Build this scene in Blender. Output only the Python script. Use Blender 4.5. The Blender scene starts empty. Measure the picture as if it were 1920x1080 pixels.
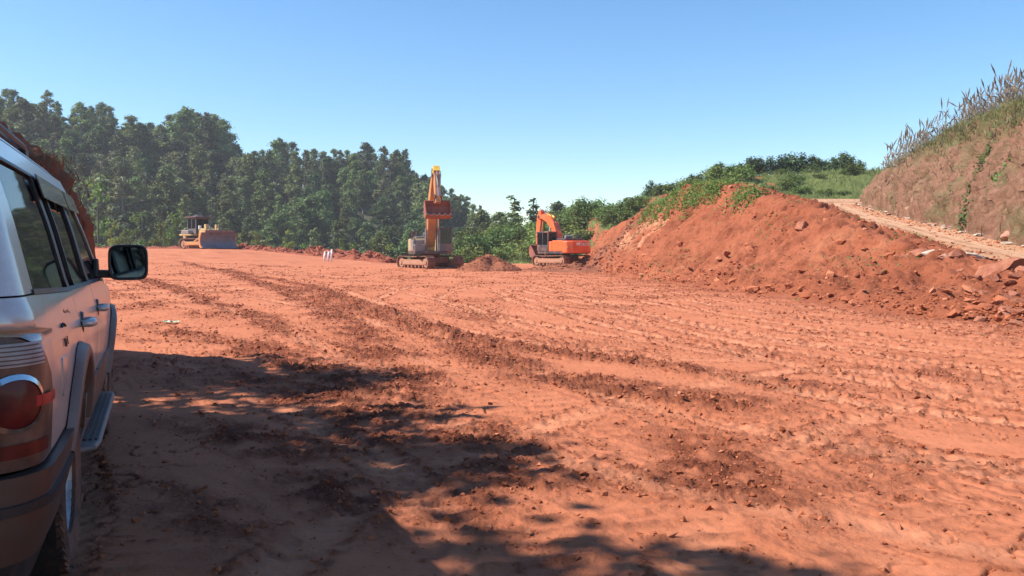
import bpy, math, random
import numpy as np
from mathutils import Matrix, Vector

sc = bpy.context.scene
COL = sc.collection
R = math.radians
rng = np.random.default_rng(7)
random.seed(7)

# ---------------------------------------------------------------- camera
FPX, HOR, CAMH = 1560.0, 470.0, 1.30          # focal length and horizon in 1920-px units
PITCH = math.atan((540.0 - HOR) / FPX)
cam_d = bpy.data.cameras.new('camera')
cam_d.sensor_width = 36.0
cam_d.lens = 36.0 * FPX / 1920.0
cam_d.clip_start = 0.05
cam_d.clip_end = 6000
cam = bpy.data.objects.new('camera', cam_d)
COL.objects.link(cam)
cam.location = (0, 0, CAMH)
cam.rotation_euler = (math.pi / 2 - PITCH, 0, 0)
sc.camera = cam

# ---------------------------------------------------------------- light
SUN_EL, SUN_AZ = R(47), R(180 + 83)           # azimuth clockwise from +Y (view direction): from the left
sun_dir = Vector((math.sin(SUN_AZ) * math.cos(SUN_EL), math.cos(SUN_AZ) * math.cos(SUN_EL), math.sin(SUN_EL)))
w = bpy.data.worlds.new('World')
sc.world = w
w.use_nodes = True
nt = w.node_tree
bg = nt.nodes['Background']
sky = nt.nodes.new('ShaderNodeTexSky')
sky.sky_type = 'NISHITA'
sky.sun_disc = False
sky.sun_elevation = SUN_EL
sky.sun_rotation = SUN_AZ
sky.altitude = 300
sky.air_density = 1.1
sky.dust_density = 0.15
sky.ozone_density = 3.5
hsv = nt.nodes.new('ShaderNodeHueSaturation')
hsv.inputs['Saturation'].default_value = 1.22
nt.links.new(sky.outputs[0], hsv.inputs['Color'])
nt.links.new(hsv.outputs[0], bg.inputs[0])
bg.inputs[1].default_value = 0.108
sl = bpy.data.lights.new('sun', 'SUN')
sl.energy = 5.0
sl.angle = R(0.53)
sl.color = (1.0, 0.945, 0.86)
so = bpy.data.objects.new('sun', sl)
COL.objects.link(so)
so.rotation_euler = (-sun_dir).to_track_quat('-Z', 'Y').to_euler()
so.location = (-60, -40, 80)

sc.view_settings.view_transform = 'Standard'
sc.view_settings.look = 'None'
sc.view_settings.gamma = 1.0
sc.view_settings.use_curve_mapping = False
sc.view_settings.exposure = 0.84
sc.render.engine = 'CYCLES'
sc.cycles.use_denoising = True
sc.cycles.max_bounces = 6
sc.cycles.diffuse_bounces = 3
sc.cycles.glossy_bounces = 3
sc.cycles.transmission_bounces = 4
sc.cycles.transparent_max_bounces = 8
sc.cycles.volume_bounces = 1
sc.cycles.use_adaptive_sampling = True
sc.cycles.adaptive_threshold = 0.012

# ---------------------------------------------------------------- helpers
def tag(o, label=None, cat=None, group=None, kind=None):
    if label: o['label'] = label
    if cat: o['category'] = cat
    if group: o['group'] = group
    if kind: o['kind'] = kind
    return o

def empty(name, loc=(0, 0, 0), rz=0.0):
    o = bpy.data.objects.new(name, None)
    o.empty_display_size = 0.2
    COL.objects.link(o)
    o.location = loc
    o.rotation_euler = (0, 0, rz)
    return o

def link_mesh(name, me, mat=None, parent=None, smooth=False):
    o = bpy.data.objects.new(name, me)
    COL.objects.link(o)
    if mat is not None:
        me.materials.append(mat)
    if parent is not None:
        o.parent = parent
    if smooth:
        me.polygons.foreach_set('use_smooth', np.ones(len(me.polygons), dtype=bool))
    return o

def np_mesh(name, V, F, attrs=None):
    """V (n,3) floats, F (m,k) ints with one k -> mesh."""
    V = np.ascontiguousarray(V, dtype=np.float32)
    F = np.ascontiguousarray(F, dtype=np.int32)
    me = bpy.data.meshes.new(name)
    m, k = F.shape
    me.vertices.add(len(V))
    me.vertices.foreach_set('co', V.ravel())
    me.loops.add(m * k)
    me.loops.foreach_set('vertex_index', F.ravel())
    me.polygons.add(m)
    me.polygons.foreach_set('loop_start', np.arange(0, m * k, k, dtype=np.int32))
    try:
        me.polygons.foreach_set('loop_total', np.full(m, k, dtype=np.int32))
    except Exception:
        pass
    me.polygons.foreach_set('use_smooth', np.zeros(m, dtype=bool))
    me.update(calc_edges=True)
    if attrs:
        for nm, a in attrs.items():
            at = me.attributes.new(nm, 'FLOAT', 'POINT')
            at.data.foreach_set('value', np.ascontiguousarray(a, dtype=np.float32))
    return me

class MB:
    """collects shapes into one mesh"""
    def __init__(self, xf=None):
        self.v, self.f, self.xf = [], [], xf
    def add(self, vs, fs):
        n = len(self.v)
        if self.xf is not None:
            vs = [self.xf @ Vector(p) for p in vs]
        self.v += [tuple(p) for p in vs]
        self.f += [tuple(i + n for i in q) for q in fs]
    def box(self, x0, x1, y0, y1, z0, z1, m=None):
        vs = [(x, y, z) for z in (z0, z1) for y in (y0, y1) for x in (x0, x1)]
        if m is not None: vs = [m @ Vector(p) for p in vs]
        self.add(vs, [(0, 2, 3, 1), (4, 5, 7, 6), (0, 1, 5, 4), (2, 6, 7, 3), (0, 4, 6, 2), (1, 3, 7, 5)])
    def bar(self, p0, p1, wd, ht, up=(0, 0, 1)):
        p0, p1 = Vector(p0), Vector(p1)
        d = (p1 - p0).normalized()
        s = d.cross(Vector(up))
        if s.length < 1e-4: s = d.cross(Vector((1, 0, 0)))
        s.normalize(); u = s.cross(d)
        vs = []
        for p in (p0, p1):
            for a, b in ((-1, -1), (1, -1), (1, 1), (-1, 1)):
                vs.append(p + s * (a * wd / 2) + u * (b * ht / 2))
        self.add(vs, [(0, 1, 2, 3), (7, 6, 5, 4), (0, 4, 5, 1), (1, 5, 6, 2), (2, 6, 7, 3), (3, 7, 4, 0)])
    def cyl(self, p0, p1, r0, r1=None, n=12, cap=True):
        if r1 is None: r1 = r0
        p0, p1 = Vector(p0), Vector(p1)
        d = (p1 - p0).normalized()
        s = d.cross(Vector((0, 0, 1)))
        if s.length < 1e-3: s = Vector((1, 0, 0))
        s.normalize(); u = s.cross(d)
        vs = []
        for p, r in ((p0, r0), (p1, r1)):
            for i in range(n):
                a = 2 * math.pi * i / n
                vs.append(p + s * (math.cos(a) * r) + u * (math.sin(a) * r))
        fs = [(i, (i + 1) % n, n + (i + 1) % n, n + i) for i in range(n)]
        if cap:
            fs += [tuple(range(n - 1, -1, -1)), tuple(range(n, 2 * n))]
        self.add(vs, fs)
    def prism(self, poly, y0, y1, axis='y'):
        """polygon in (x,z) extruded along y (or (x,y) along z, (y,z) along x)"""
        n = len(poly)
        def P(a, b, c):
            return (a, c, b) if axis == 'y' else ((a, b, c) if axis == 'z' else (c, a, b))
        vs = [P(a, b, y0) for a, b in poly] + [P(a, b, y1) for a, b in poly]
        fs = [(i, (i + 1) % n, n + (i + 1) % n, n + i) for i in range(n)]
        fs += [tuple(range(n - 1, -1, -1)), tuple(range(n, 2 * n))]
        self.add(vs, fs)
    def tube(self, pts, r, n=8):
        pts = [Vector(p) for p in pts]
        rs = r if isinstance(r, (list, tuple)) else [r] * len(pts)
        rings = []
        for i, p in enumerate(pts):
            d = (pts[min(i + 1, len(pts) - 1)] - pts[max(i - 1, 0)]).normalized()
            s = d.cross(Vector((0.13, 0.31, 0.94)))
            if s.length < 1e-3: s = d.cross(Vector((1, 0, 0)))
            s.normalize(); u = s.cross(d)
            rings.append([p + s * (math.cos(2 * math.pi * k / n) * rs[i]) + u * (math.sin(2 * math.pi * k / n) * rs[i]) for k in range(n)])
        vs = [q for ring in rings for q in ring]
        fs = []
        for i in range(len(pts) - 1):
            for k in range(n):
                fs.append((i * n + k, i * n + (k + 1) % n, (i + 1) * n + (k + 1) % n, (i + 1) * n + k))
        fs += [tuple(range(n - 1, -1, -1)), tuple((len(pts) - 1) * n + k for k in range(n))]
        self.add(vs, fs)
    def lathe(self, prof, c, axis, n=32, close=False):
        """profile list of (radius, offset along axis) about point c"""
        c = Vector(c); ax = Vector(axis).normalized()
        s = ax.cross(Vector((0, 0, 1)))
        if s.length < 1e-3: s = Vector((1, 0, 0))
        s.normalize(); u = s.cross(ax)
        vs = []
        for r, o in prof:
            for k in range(n):
                a = 2 * math.pi * k / n
                vs.append(c + ax * o + s * (math.cos(a) * r) + u * (math.sin(a) * r))
        m = len(prof); fs = []
        for i in range(m if close else m - 1):
            j = (i + 1) % m
            for k in range(n):
                fs.append((i * n + k, i * n + (k + 1) % n, j * n + (k + 1) % n, j * n + k))
        self.add(vs, fs)
    def build(self, name, mat, parent=None, bevel=0.0, smooth=False, seg=2):
        me = bpy.data.meshes.new(name)
        me.from_pydata(self.v, [], self.f)
        me.update()
        o = link_mesh(name, me, mat, parent, smooth)
        if bevel > 0:
            b = o.modifiers.new('bevel', 'BEVEL')
            b.width = bevel; b.segments = seg; b.limit_method = 'ANGLE'; b.angle_limit = R(35)
            b.harden_normals = False
        return o

def copy_tree(o, parent=None):
    c = o.copy()
    COL.objects.link(c)
    c.parent = parent
    for ch in list(o.children):
        copy_tree(ch, c)
    return c

# --- numpy gradient noise
_p = np.random.default_rng(3).permutation(256).astype(np.int32)
_p = np.concatenate([_p, _p, _p])
_g = np.random.default_rng(4).normal(size=(256, 3)).astype(np.float32)
_g /= np.linalg.norm(_g, axis=1)[:, None]
_pp = _p[:256]
_p2 = ((_pp[:, None] * 7 + _pp[(np.arange(256)[None, :] + _pp[:, None]) & 255]) & 255).astype(np.int32)
_g2x = np.cos(np.arange(256) * 2 * np.pi / 256 * 37).astype(np.float32)
_g2y = np.sin(np.arange(256) * 2 * np.pi / 256 * 37).astype(np.float32)
_G2x, _G2y = _g2x[_p2].ravel(), _g2y[_p2].ravel()
_p2 = _p2.ravel()
def _fade(t): return t * t * t * (t * (t * 6 - 15) + 10)
def perlin(x, y, z=None):
    x = np.asarray(x, dtype=np.float32); y = np.asarray(y, dtype=np.float32)
    xi = np.floor(x); yi = np.floor(y)
    xf = x - xi; yf = y - yi
    u = _fade(xf); v = _fade(yf)
    xi = xi.astype(np.int32) & 255; yi = yi.astype(np.int32) & 255
    x1 = ((xi + 1) & 255) << 8; y1 = (yi + 1) & 255; x0 = xi << 8
    if z is None:
        def g2(h, a, b): return _G2x[h] * a + _G2y[h] * b
        a = g2(x0 + yi, xf, yf); a += u * (g2(x1 + yi, xf - 1, yf) - a)
        b = g2(x0 + y1, xf, yf - 1); b += u * (g2(x1 + y1, xf - 1, yf - 1) - b)
        return (a + v * (b - a)) * 1.5
    z = np.asarray(z, dtype=np.float32)
    zi = np.floor(z); zf = z - zi; ww = _fade(zf); zi = zi.astype(np.int32)
    def gr(h, k, a, b):
        q = _p[(_p2[h] + zi + k) & 255]
        return _g[q, 0] * a + _g[q, 1] * b + _g[q, 2] * (zf - k)
    r = []
    for k in (0, 1):
        a = gr(x0 + yi, k, xf, yf); a += u * (gr(x1 + yi, k, xf - 1, yf) - a)
        b = gr(x0 + y1, k, xf, yf - 1); b += u * (gr(x1 + y1, k, xf - 1, yf - 1) - b)
        r.append(a + v * (b - a))
    return (r[0] + ww * (r[1] - r[0])) * 1.5
def fbm(x, y, z=None, octv=4, gain=0.5, ridged=False):
    s, a, f, tot = 0.0, 1.0, 1.0, 0.0
    for i in range(octv):
        n = perlin(x * f + 17.3 * i, y * f - 9.1 * i, None if z is None else z * f + 5.7 * i)
        if ridged == 'billow': n = 2 * np.abs(n) - .6
        elif ridged: n = 1 - 2 * np.abs(n)
        s = s + a * n; tot += a; a *= gain; f *= 2.03
    return s / tot
def S(t):
    t = np.clip(t, 0, 1)
    return t * t * (3 - 2 * t)
def lerp(a, b, t): return a + (b - a) * t

# ---------------------------------------------------------------- materials
def mat(name):
    m = bpy.data.materials.new(name)
    m.use_nodes = True
    n = m.node_tree.nodes
    return m, n, m.node_tree.links, n['Principled BSDF']
def ramp(n, stops, interp='LINEAR'):
    r = n.new('ShaderNodeValToRGB')
    r.color_ramp.interpolation = interp
    e = r.color_ramp.elements
    while len(e) < len(stops): e.new(0.5)
    for i, (p, c) in enumerate(stops):
        e[i].position = p
        e[i].color = (c, c, c, 1) if isinstance(c, (int, float)) else (*c, 1)
    return r
def tex(n, l, scale, detail=5, rough=0.55, coord='Object', dist=0.0, stretch=None):
    tc = n.new('ShaderNodeTexCoord')
    t = n.new('ShaderNodeTexNoise')
    t.inputs['Scale'].default_value = scale
    t.inputs['Detail'].default_value = detail
    t.inputs['Roughness'].default_value = rough
    t.inputs['Distortion'].default_value = dist
    if stretch:
        mp = n.new('ShaderNodeMapping')
        mp.inputs['Scale'].default_value = stretch
        l.new(tc.outputs[coord], mp.inputs[0]); l.new(mp.outputs[0], t.inputs['Vector'])
    else:
        l.new(tc.outputs[coord], t.inputs['Vector'])
    return t
def mixc(n, l, fac, a, b, mode='MIX'):
    m = n.new('ShaderNodeMix')
    m.data_type = 'RGBA'; m.blend_type = mode
    for s, v in ((m.inputs[0], fac), (m.inputs[6], a), (m.inputs[7], b)):
        if hasattr(v, 'is_output') or isinstance(v, bpy.types.NodeSocket): l.new(v, s)
        elif isinstance(v, (int, float)): s.default_value = v
        else: s.default_value = (*v, 1)
    return m.outputs[2]
def attr(n, name):
    a = n.new('ShaderNodeAttribute'); a.attribute_name = name
    return a.outputs['Fac']
def bump(n, l, bsdf, h, strength=0.4, dist=0.02):
    b = n.new('ShaderNodeBump')
    b.inputs['Strength'].default_value = strength
    b.inputs['Distance'].default_value = dist
    l.new(h, b.inputs['Height']); l.new(b.outputs[0], bsdf.inputs['Normal'])
    return b
def simple(name, col, rough=0.5, metal=0.0, var=0.0, scale=6.0, dirt=None, dirt_amt=0.35, spec=0.5, coat=0.0):
    m, n, l, b = mat(name)
    b.inputs['Roughness'].default_value = rough
    b.inputs['Metallic'].default_value = metal
    b.inputs['Specular IOR Level'].default_value = spec
    b.inputs['Coat Weight'].default_value = coat
    out = None
    if var > 0 or dirt:
        t = tex(n, l, scale)
        c2 = tuple(min(1, c * (1 + var)) for c in col); c1 = tuple(c * (1 - var) for c in col)
        r = ramp(n, [(0.3, c1), (0.7, c2)])
        l.new(t.outputs[0], r.inputs[0]); out = r.outputs[0]
        if dirt:
            t2 = tex(n, l, scale * 0.7, 7, 0.7)
            r2 = ramp(n, [(0.62 - dirt_amt * 0.5, 0.0), (0.86 - dirt_amt * 0.4, 1.0)])
            l.new(t2.outputs[0], r2.inputs[0])
            out = mixc(n, l, r2.outputs[0], out, dirt)
        l.new(out, b.inputs['Base Color'])
    else:
        b.inputs['Base Color'].default_value = (*col, 1)
    return m

# ---------------------------------------------------------------- the lie of the land
def tab(v, xs, ys): return np.interp(v, xs, ys)
BY = [-30, 0, 10, 14.7, 16.2, 19.3, 23, 25.4, 28, 30.7, 38, 43, 50, 58, 65, 75, 85, 120]
BX = [20, 14, 10.2, 9.05, 8.2, 7.9, 7.67, 7.3, 6.9, 6.7, 6.1, 5.5, 5.1, 5.4, 6.0, 6.4, 6.4, 6.4]
CY = [-30, 0, 15, 19, 22, 27, 33, 37, 42, 44, 52, 58, 65, 75, 85, 120]
CX = [23, 17, 12.2, 11.7, 11.1, 11.1, 11, 10.7, 10.4, 9.7, 8.5, 8.2, 8.2, 8.4, 9, 9]
CZ = [0.2, .2, .35, .5, 1.05, 1.8, 3.1, 3.6, 4.55, 4.6, 3.6, 3.2, 2.9, 2.8, 3.0, 3]
NY = [-30, 0, 10, 15, 21, 24.5, 29, 36, 43, 50, 56, 62, 68, 120]
NX = [26, 19, 14.4, 13.0, 12.7, 13.0, 13.6, 14.7, 15.7, 17.0, 18.4, 20, 22, 30]
RZ = [-.6, -.3, .0, .4, .94, 1.38, 1.86, 2.64, 3.37, 4.2, 4.75, 5.15, 5.4, 5.6]
FY = [-30, 0, 10, 20, 27, 36, 46, 52, 56, 58, 60, 62, 120]
FX = [32, 24, 19.5, 16.6, 16.6, 18.2, 20, 21.4, 22.8, 24.5, 29, 60, 200]
KX = [-14, -8, -4, 2.4, 8.2, 13.5, 18.3, 25, 32, 50, 90]
KZ = [-2, .5, 2.0, 4.0, 4.9, 6.5, 8.0, 8.5, 8.8, 9.5, 10]
KB = ([-14, -5, 0, 6, 10, 20, 40], [90, 85, 84, 81, 77, 69, 67])

def lot_z(X, Y):
    z = 1.5 * S((-X - 3) / 28) * S((Y - 35) / 50)
    ye = np.interp(X, [-60, -25, -15, -8], [96, 94, 88, 86])
    return z - 8 * S((Y - ye) / 16) * S((-6 - X) / 4)

def road_z(X, Y):
    n, f = tab(Y, NY, NX), tab(Y, FY, FX)
    return tab(Y, NY, RZ) - 0.35 * S((X - n) / np.maximum(f - n, .1))

def H(X, Y):
    X = np.asarray(X, dtype=np.float64); Y = np.asarray(Y, dtype=np.float64)
    z0 = lot_z(X, Y)
    b, c, zc = tab(Y, BY, BX), tab(Y, CY, CX), tab(Y, CY, CZ)
    n, f = tab(Y, NY, NX), tab(Y, FY, FX)
    # sinuous foot
    b = b + 0.5 * np.sin(Y * .55 + 1) * S((Y - 12) / 10) * .6
    t = np.clip((X - b) / np.maximum(c - b, .3), 0, 1)
    prof = t ** 1.15 * (1 - .12 * np.sin(math.pi * t)) 
    z = z0 + (zc - z0) * prof
    zr = road_z(X, Y)
    t2 = S((X - c) / np.maximum(n - c, .3))
    z = np.where(X > c, lerp(zc, zr, t2), z)
    z = np.where(X > n, zr, z)
    # cut cliff
    zt = tab(Y, [-30, 20, 36, 48, 57, 62], [7.2, 7.4, 7.8, 7.9, 7.2, 6.6])
    u = (X - f - .7) / 4.6
    cl = zr + (zt - zr) * np.clip(u, 0, 1) ** .72 + .14 * np.clip(X - f - 5.3, 0, 8)
    z = np.where(u > 0, cl, z)
    # green bank at the back
    kb = tab(X, *KB)
    kc = kb + np.interp(X, [-10, 5, 20], [16, 13, 11])
    kz = tab(X, KX, KZ)
    tb = (Y - kb) / (kc - kb)
    z = lerp(z, kz - .06 * np.maximum(Y - kc, 0), S(tb) * S((X + 12) / 6))
    # earth bank left of the car
    Xm = X + np.maximum(0, Y - 8.3) * .56
    hm = tab(Xm, [-22, -7.65, -5.74, -5.1, -4.64, -4.42, -4.31, -4.18], [3.65, 3.2, 2.82, 2.56, 2.19, 1.84, 1.52, 0])
    ym = np.interp(Xm, [-8.7, -3.8], [5.7, 7.0])
    z = z + hm * S((Y - ym) / 1.6) * S((11.8 - Y) / 2.8)
    return z

def ray(px, py):
    xc, yc = (px - 960) / FPX, (540 - py) / FPX
    cp, sp = math.cos(PITCH), math.sin(PITCH)
    return Vector((xc, cp + yc * sp, -sp + yc * cp))
def at(px, py, Y):
    d = ray(px, py)
    k = Y / d.y
    return Vector((d.x * k, Y, CAMH + d.z * k))
def ground_pt(px, py, far=130):
    d = ray(px, py)
    ks = np.concatenate([np.arange(1.5, 12, .02), np.arange(12, far, .05)])
    zz = CAMH + d.z * ks - H(d.x * ks, d.y * ks)
    i = np.argmax(zz < 0)
    k = ks[i] if zz[i] < 0 else far
    return float(d.x * k), float(d.y * k)
def gz(x, y): return float(H(np.array([x]), np.array([y]))[0])

def spline(P, m=8):
    P = np.array(P, dtype=float); out = []
    Q = np.vstack([2 * P[0] - P[1], P, 2 * P[-1] - P[-2]])
    for i in range(1, len(Q) - 2):
        for k in range(m):
            t = k / m
            out.append(.5 * (2 * Q[i] + (Q[i + 1] - Q[i - 1]) * t + (2 * Q[i - 1] - 5 * Q[i] + 4 * Q[i + 1] - Q[i + 2]) * t * t + (3 * Q[i] - Q[i - 1] - 3 * Q[i + 1] + Q[i + 2]) * t ** 3))
    out.append(P[-1])
    return np.array(out)

def polydist(X, Y, P, w):
    """signed distance and arc length to polyline P for points nearer than w"""
    d = np.full(X.shape, 99.0, dtype=np.float32); s = np.zeros(X.shape, dtype=np.float32)
    m = (X > P[:, 0].min() - w) & (X < P[:, 0].max() + w) & (Y > P[:, 1].min() - w) & (Y < P[:, 1].max() + w)
    x, y = X[m], Y[m]
    bd = np.full(x.shape, 99.0); bs = np.zeros(x.shape); acc = 0.0
    for i in range(len(P) - 1):
        ax, ay = P[i]; ex, ey = P[i + 1] - P[i]
        L = math.hypot(ex, ey)
        if L < 1e-6: continue
        t = np.clip(((x - ax) * ex + (y - ay) * ey) / (L * L), 0, 1)
        qx, qy = x - ax - t * ex, y - ay - t * ey
        dd = np.hypot(qx, qy)
        sg = np.where(ex * (y - ay) - ey * (x - ax) > 0, 1, -1)
        k = dd < np.abs(bd)
        bd = np.where(k, dd * sg, bd); bs = np.where(k, acc + t * L, bs)
        acc += L
    d[m] = bd; s[m] = bs
    return d, s, acc

# ---- grid that is fine where the photograph looks and coarse elsewhere
ang = np.concatenate([np.linspace(-180, -60, 50)[:-1], np.linspace(-60, -34.5, 40)[:-1], np.linspace(-34.5, 34.5, 880)[:-1], np.linspace(34.5, 60, 40)[:-1], np.linspace(60, 180, 50)])
rad = [0.35]
while rad[-1] < 112:
    r = rad[-1]
    if r < 2.6: dr = .06 if r > 1.5 else .15
    else: dr = min(max(r * r / 1000, .011), .23 if r < 70 else .40)
    rad.append(r + dr)
rad = np.array(rad)
A, Rr = np.meshgrid(np.radians(ang), rad)
GX, GY = (Rr * np.sin(A)), (Rr * np.cos(A))
nr, nc = GX.shape
X, Y = GX.ravel(), GY.ravel()
Z = H(X, Y)

bX, cX, nXx, fX = tab(Y, BY, BX), tab(Y, CY, CX), tab(Y, NY, NX), tab(Y, FY, FX)
kbY = tab(X, *KB)
Xm_ = X + np.maximum(0, Y - 8.3) * .56
is_mound = (Xm_ < -4.1) & (Y > np.interp(Xm_, [-8.7, -3.8], [5.7, 7.0])) & (Y < 11.8)
is_bank = (Y > kbY) & (X > -12)
is_cliff = (X > fX + .5) & ~is_bank
is_road = (X > nXx) & ~is_cliff & ~is_bank
is_emb = (X > bX - .3) & ~is_road & ~is_cliff & ~is_bank & (Y > 6)
w_lot = S((bX - X) / .8) * S((kbY - Y) / 3) * np.where(is_mound, 0, 1)
w_emb = np.where(is_emb, 1.0, 0.0) * S((X - bX + .3) / 1.0) * S((nXx - X) / 1.2)
w_cl = np.where(is_cliff, 1.0, 0.0) * S((X - fX - .5) / .8)
w_rd = np.where(is_road, 1.0, 0.0) * S((X - nXx) / .5)
w_mo = np.where(is_mound, 1.0, 0.0)
w_bk = np.where(is_bank, 1.0, 0.0)

churn = np.zeros_like(X); pale = np.zeros_like(X); dz = np.zeros_like(X)
FULL = (X, Y, churn, pale, dz)
seen = (w_lot > .002) & (np.abs(np.degrees(A.ravel())) < 62) & (Rr.ravel() > 2.2) & (Rr.ravel() < 98)
X, Y, churn, pale, dz = X[seen], Y[seen], churn[seen], pale[seen], dz[seen]

def px_line(pts): return spline([ground_pt(*p) for p in pts])

# rough broken bands of churned clay: (pixels along the band, width m, height m)
BANDS = [
    ([(420, 503), (560, 555), (650, 610), (710, 665), (755, 735), (865, 800), (985, 905), (1120, 1030)], .55, .035),
    ([(330, 488), (520, 525), (760, 600), (930, 645), (1080, 668), (1250, 690), (1450, 716), (1640, 735), (1800, 742)], .36, .075),
    ([(560, 540), (800, 622), (950, 690), (1100, 717), (1300, 742), (1500, 775), (1680, 792)], .52, .08),
    ([(1480, 690), (1650, 695), (1800, 705), (1990, 730)], .45, .05),
    ([(250, 603), (420, 642), (560, 682), (690, 735), (800, 770)], .45, .045),
    ([(210, 775), (400, 805), (590, 880), (760, 980), (900, 1090)], .35, .05),
    ([(860, 830), (1040, 872), (1250, 900), (1330, 930)], .30, .035),
    ([(1240, 770), (1310, 840), (1420, 930), (1500, 1010), (1580, 1090)], .45, .02),
    ([(640, 900), (900, 925), (1080, 980), (1300, 1060)], .45, .045),
    ([(200, 880), (330, 930), (520, 1010), (640, 1090)], .3, .045),
    ([(300, 700), (480, 715), (640, 760), (760, 850), (840, 930)], .55, .04),
    ([(260, 520), (420, 575), (560, 640)], .4, .03),
]
for pts, wd, ht in BANDS:
    P = px_line(pts)
    d, s, L = polydist(X, Y, P, wd * 2.5)
    k = np.abs(d) < 90
    x, y, d, s = X[k], Y[k], d[k], s[k]
    e = S(1.25 - np.abs(d + .6 * wd * perlin(s * .7, d * 0 + wd * 31)) / wd) * S(s / 2 + .1) * S((L - s) / 2 + .1)
    e = e * np.clip(.9 + 1.0 * perlin(x * 1.1, y * 1.1 + 3), 0, 1) * np.clip(.85 + 1.2 * perlin(x * 4.3, y * 4.3 + 3), .2, 1)
    churn[k] = np.maximum(churn[k], e)
    dz[k] += e * ht * (.35 + .8 * np.clip(fbm(x * 5.2, y * 5.2, octv=3, gain=.65, ridged='billow') + .4, 0, 2))

# wheel and crawler tracks: (pixels, kind)
TRACKS = [
    ([(1075, 530), (940, 538), (890, 556), (930, 580), (1060, 600), (1250, 625), (1500, 665), (1920, 720)], 'tyre'),
    ([(1060, 524), (850, 534), (770, 556), (800, 580), (900, 605), (1050, 632), (1300, 660)], 'tyre'),
    ([(1040, 520), (1200, 548), (1450, 590), (1700, 622), (1960, 655)], 'tyre'),
    ([(1020, 528), (1160, 562), (1400, 610), (1700, 655), (1960, 690)], 'tyre'),
    ([(1100, 528), (1300, 556), (1600, 600), (1960, 640)], 'tyre'),
    ([(980, 545), (1150, 590), (1400, 640), (1700, 700), (1960, 740)], 'tyre'),
    ([(250, 565), (450, 610), (640, 660), (830, 720), (1000, 800), (1250, 900), (1600, 1090)], 'crawl'),
    ([(250, 640), (400, 670), (520, 700), (660, 760), (760, 850), (820, 960), (860, 1090)], 'crawl'),
    ([(250, 530), (450, 565), (700, 640), (900, 720), (1100, 790), (1400, 860), (1800, 930), (1990, 960)], 'tyre'),
    ([(520, 505), (700, 545), (900, 620), (1100, 680), (1400, 760), (1960, 850)], 'tyre'),
    ([(1600, 720), (1300, 800), (1100, 900), (950, 1000), (880, 1090)], 'tyre'),
    ([(230, 700), (330, 780), (420, 880), (460, 1000), (470, 1090)], 'tyre'),
    ([(1960, 790), (1500, 850), (1150, 950), (960, 1090)], 'crawl'),
    ([(240, 590), (420, 630), (600, 690), (760, 760), (900, 850)], 'crawl'),
    ([(250, 545), (480, 590), (660, 640), (850, 700), (1050, 760), (1300, 830)], 'crawl'),
    ([(480, 508), (640, 560), (800, 610), (960, 660)], 'crawl'),
    ([(1010, 540), (1200, 580), (1500, 640), (1960, 705)], 'tyre'),
    ([(1150, 540), (1400, 570), (1700, 607), (1960, 632)], 'tyre'),
    ([(900, 570), (1100, 620), (1400, 680), (1700, 730), (1960, 775)], 'crawl'),
    ([(620, 500), (500, 510), (350, 505), (230, 498)], 'tyre'),
    ([(700, 505), (560, 530), (400, 540), (250, 525)], 'crawl'),
]
for i, (pts, kind) in enumerate(TRACKS):
    P = px_line(pts)
    d, s, L = polydist(X, Y, P, 1.6)
    k = np.abs(d) < 1.6
    x, y, d, s = X[k], Y[k], d[k], s[k]
    n5 = perlin(x * 5, y * 5); n14 = perlin(x * 14, y * 14 + 5)
    for off in ((-.85, .85) if kind == 'tyre' else (-1.1, 1.1)):
        q = d - off - .06 * np.sin(s * .5 + i)
        if kind == 'tyre':
            rut = np.exp(-(q / .12) ** 4)
            rim = np.exp(-((np.abs(q) - .19) / .045) ** 2)
            lug = np.tanh(2.5 * np.sin(s * 2 * math.pi / .16 + np.abs(q) * 22))
            e = np.clip(.7 + 1.1 * perlin(s * .35 + 40 * i, d * 0 + off), .05, 1)
            dz[k] += e * (-.016 * rut + .013 * rim * np.clip(.4 + 1.8 * n14, 0, 2) + .015 * lug * rut)
            pale[k] = np.maximum(pale[k], e * rut * .8)
            churn[k] = np.maximum(churn[k], e * rim * np.clip(.45 + n14, 0, .9))
        else:
            inside = S((.30 - np.abs(q)) / .05)
            lug = np.clip(np.sin(s * 2 * math.pi / .2 + n5), -.3, 1)
            e = np.clip(.55 + 1.3 * perlin(s * .3 + 21 * i, d * 0 + off), 0, 1)
            rim = np.exp(-((np.abs(q) - .35) / .05) ** 2)
            dz[k] += e * (-.010 * inside + .022 * lug * inside * np.clip(.7 + n5, 0, 1.5) + .012 * rim * np.clip(.3 + 1.8 * n14, 0, 2))
            churn[k] = np.maximum(churn[k], e * (.5 * rim * np.clip(.3 + n5, 0, 1) + .38 * inside * np.clip(lug, 0, 1)))

# general drag marks along the way the machines drive
p07 = perlin(X * .07, Y * .07); p13 = perlin(X * .13 + 8, Y * .13)
psi = .84 * X + .54 * Y + .9 * p07 + .25 * perlin(X * .3, Y * .3)
alo = -.54 * X + .84 * Y
dist = np.hypot(X, Y)
near_w = S((45 - dist) / 30)
st1 = fbm(psi * 2.6, alo * .16, octv=3)
st2 = fbm(psi * 8.5 + 9, alo * .55, octv=3, ridged=True)
patch = S(.5 + 1.5 * p13)
farw = .25 + .75 * S((dist - 6) / 8)
dz += .005 * st1 + .011 * st2 * patch * farw + .03 * p13
pale = np.clip(pale + S((st1 - .12) / .4) * .6 * patch, 0, 1)
scuff = S((perlin(X * .5, Y * .5 + 50) + .15) / .5)
churn = np.clip(churn + S((st2 - .30) / .4) * .5 * patch * scuff, 0, 1)
fine = fbm(X * 9, Y * 9, octv=3, gain=.65)
clod = fbm(X * 8.5 + 5, Y * 8.5, octv=3, ridged='billow', gain=.65)
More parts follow.
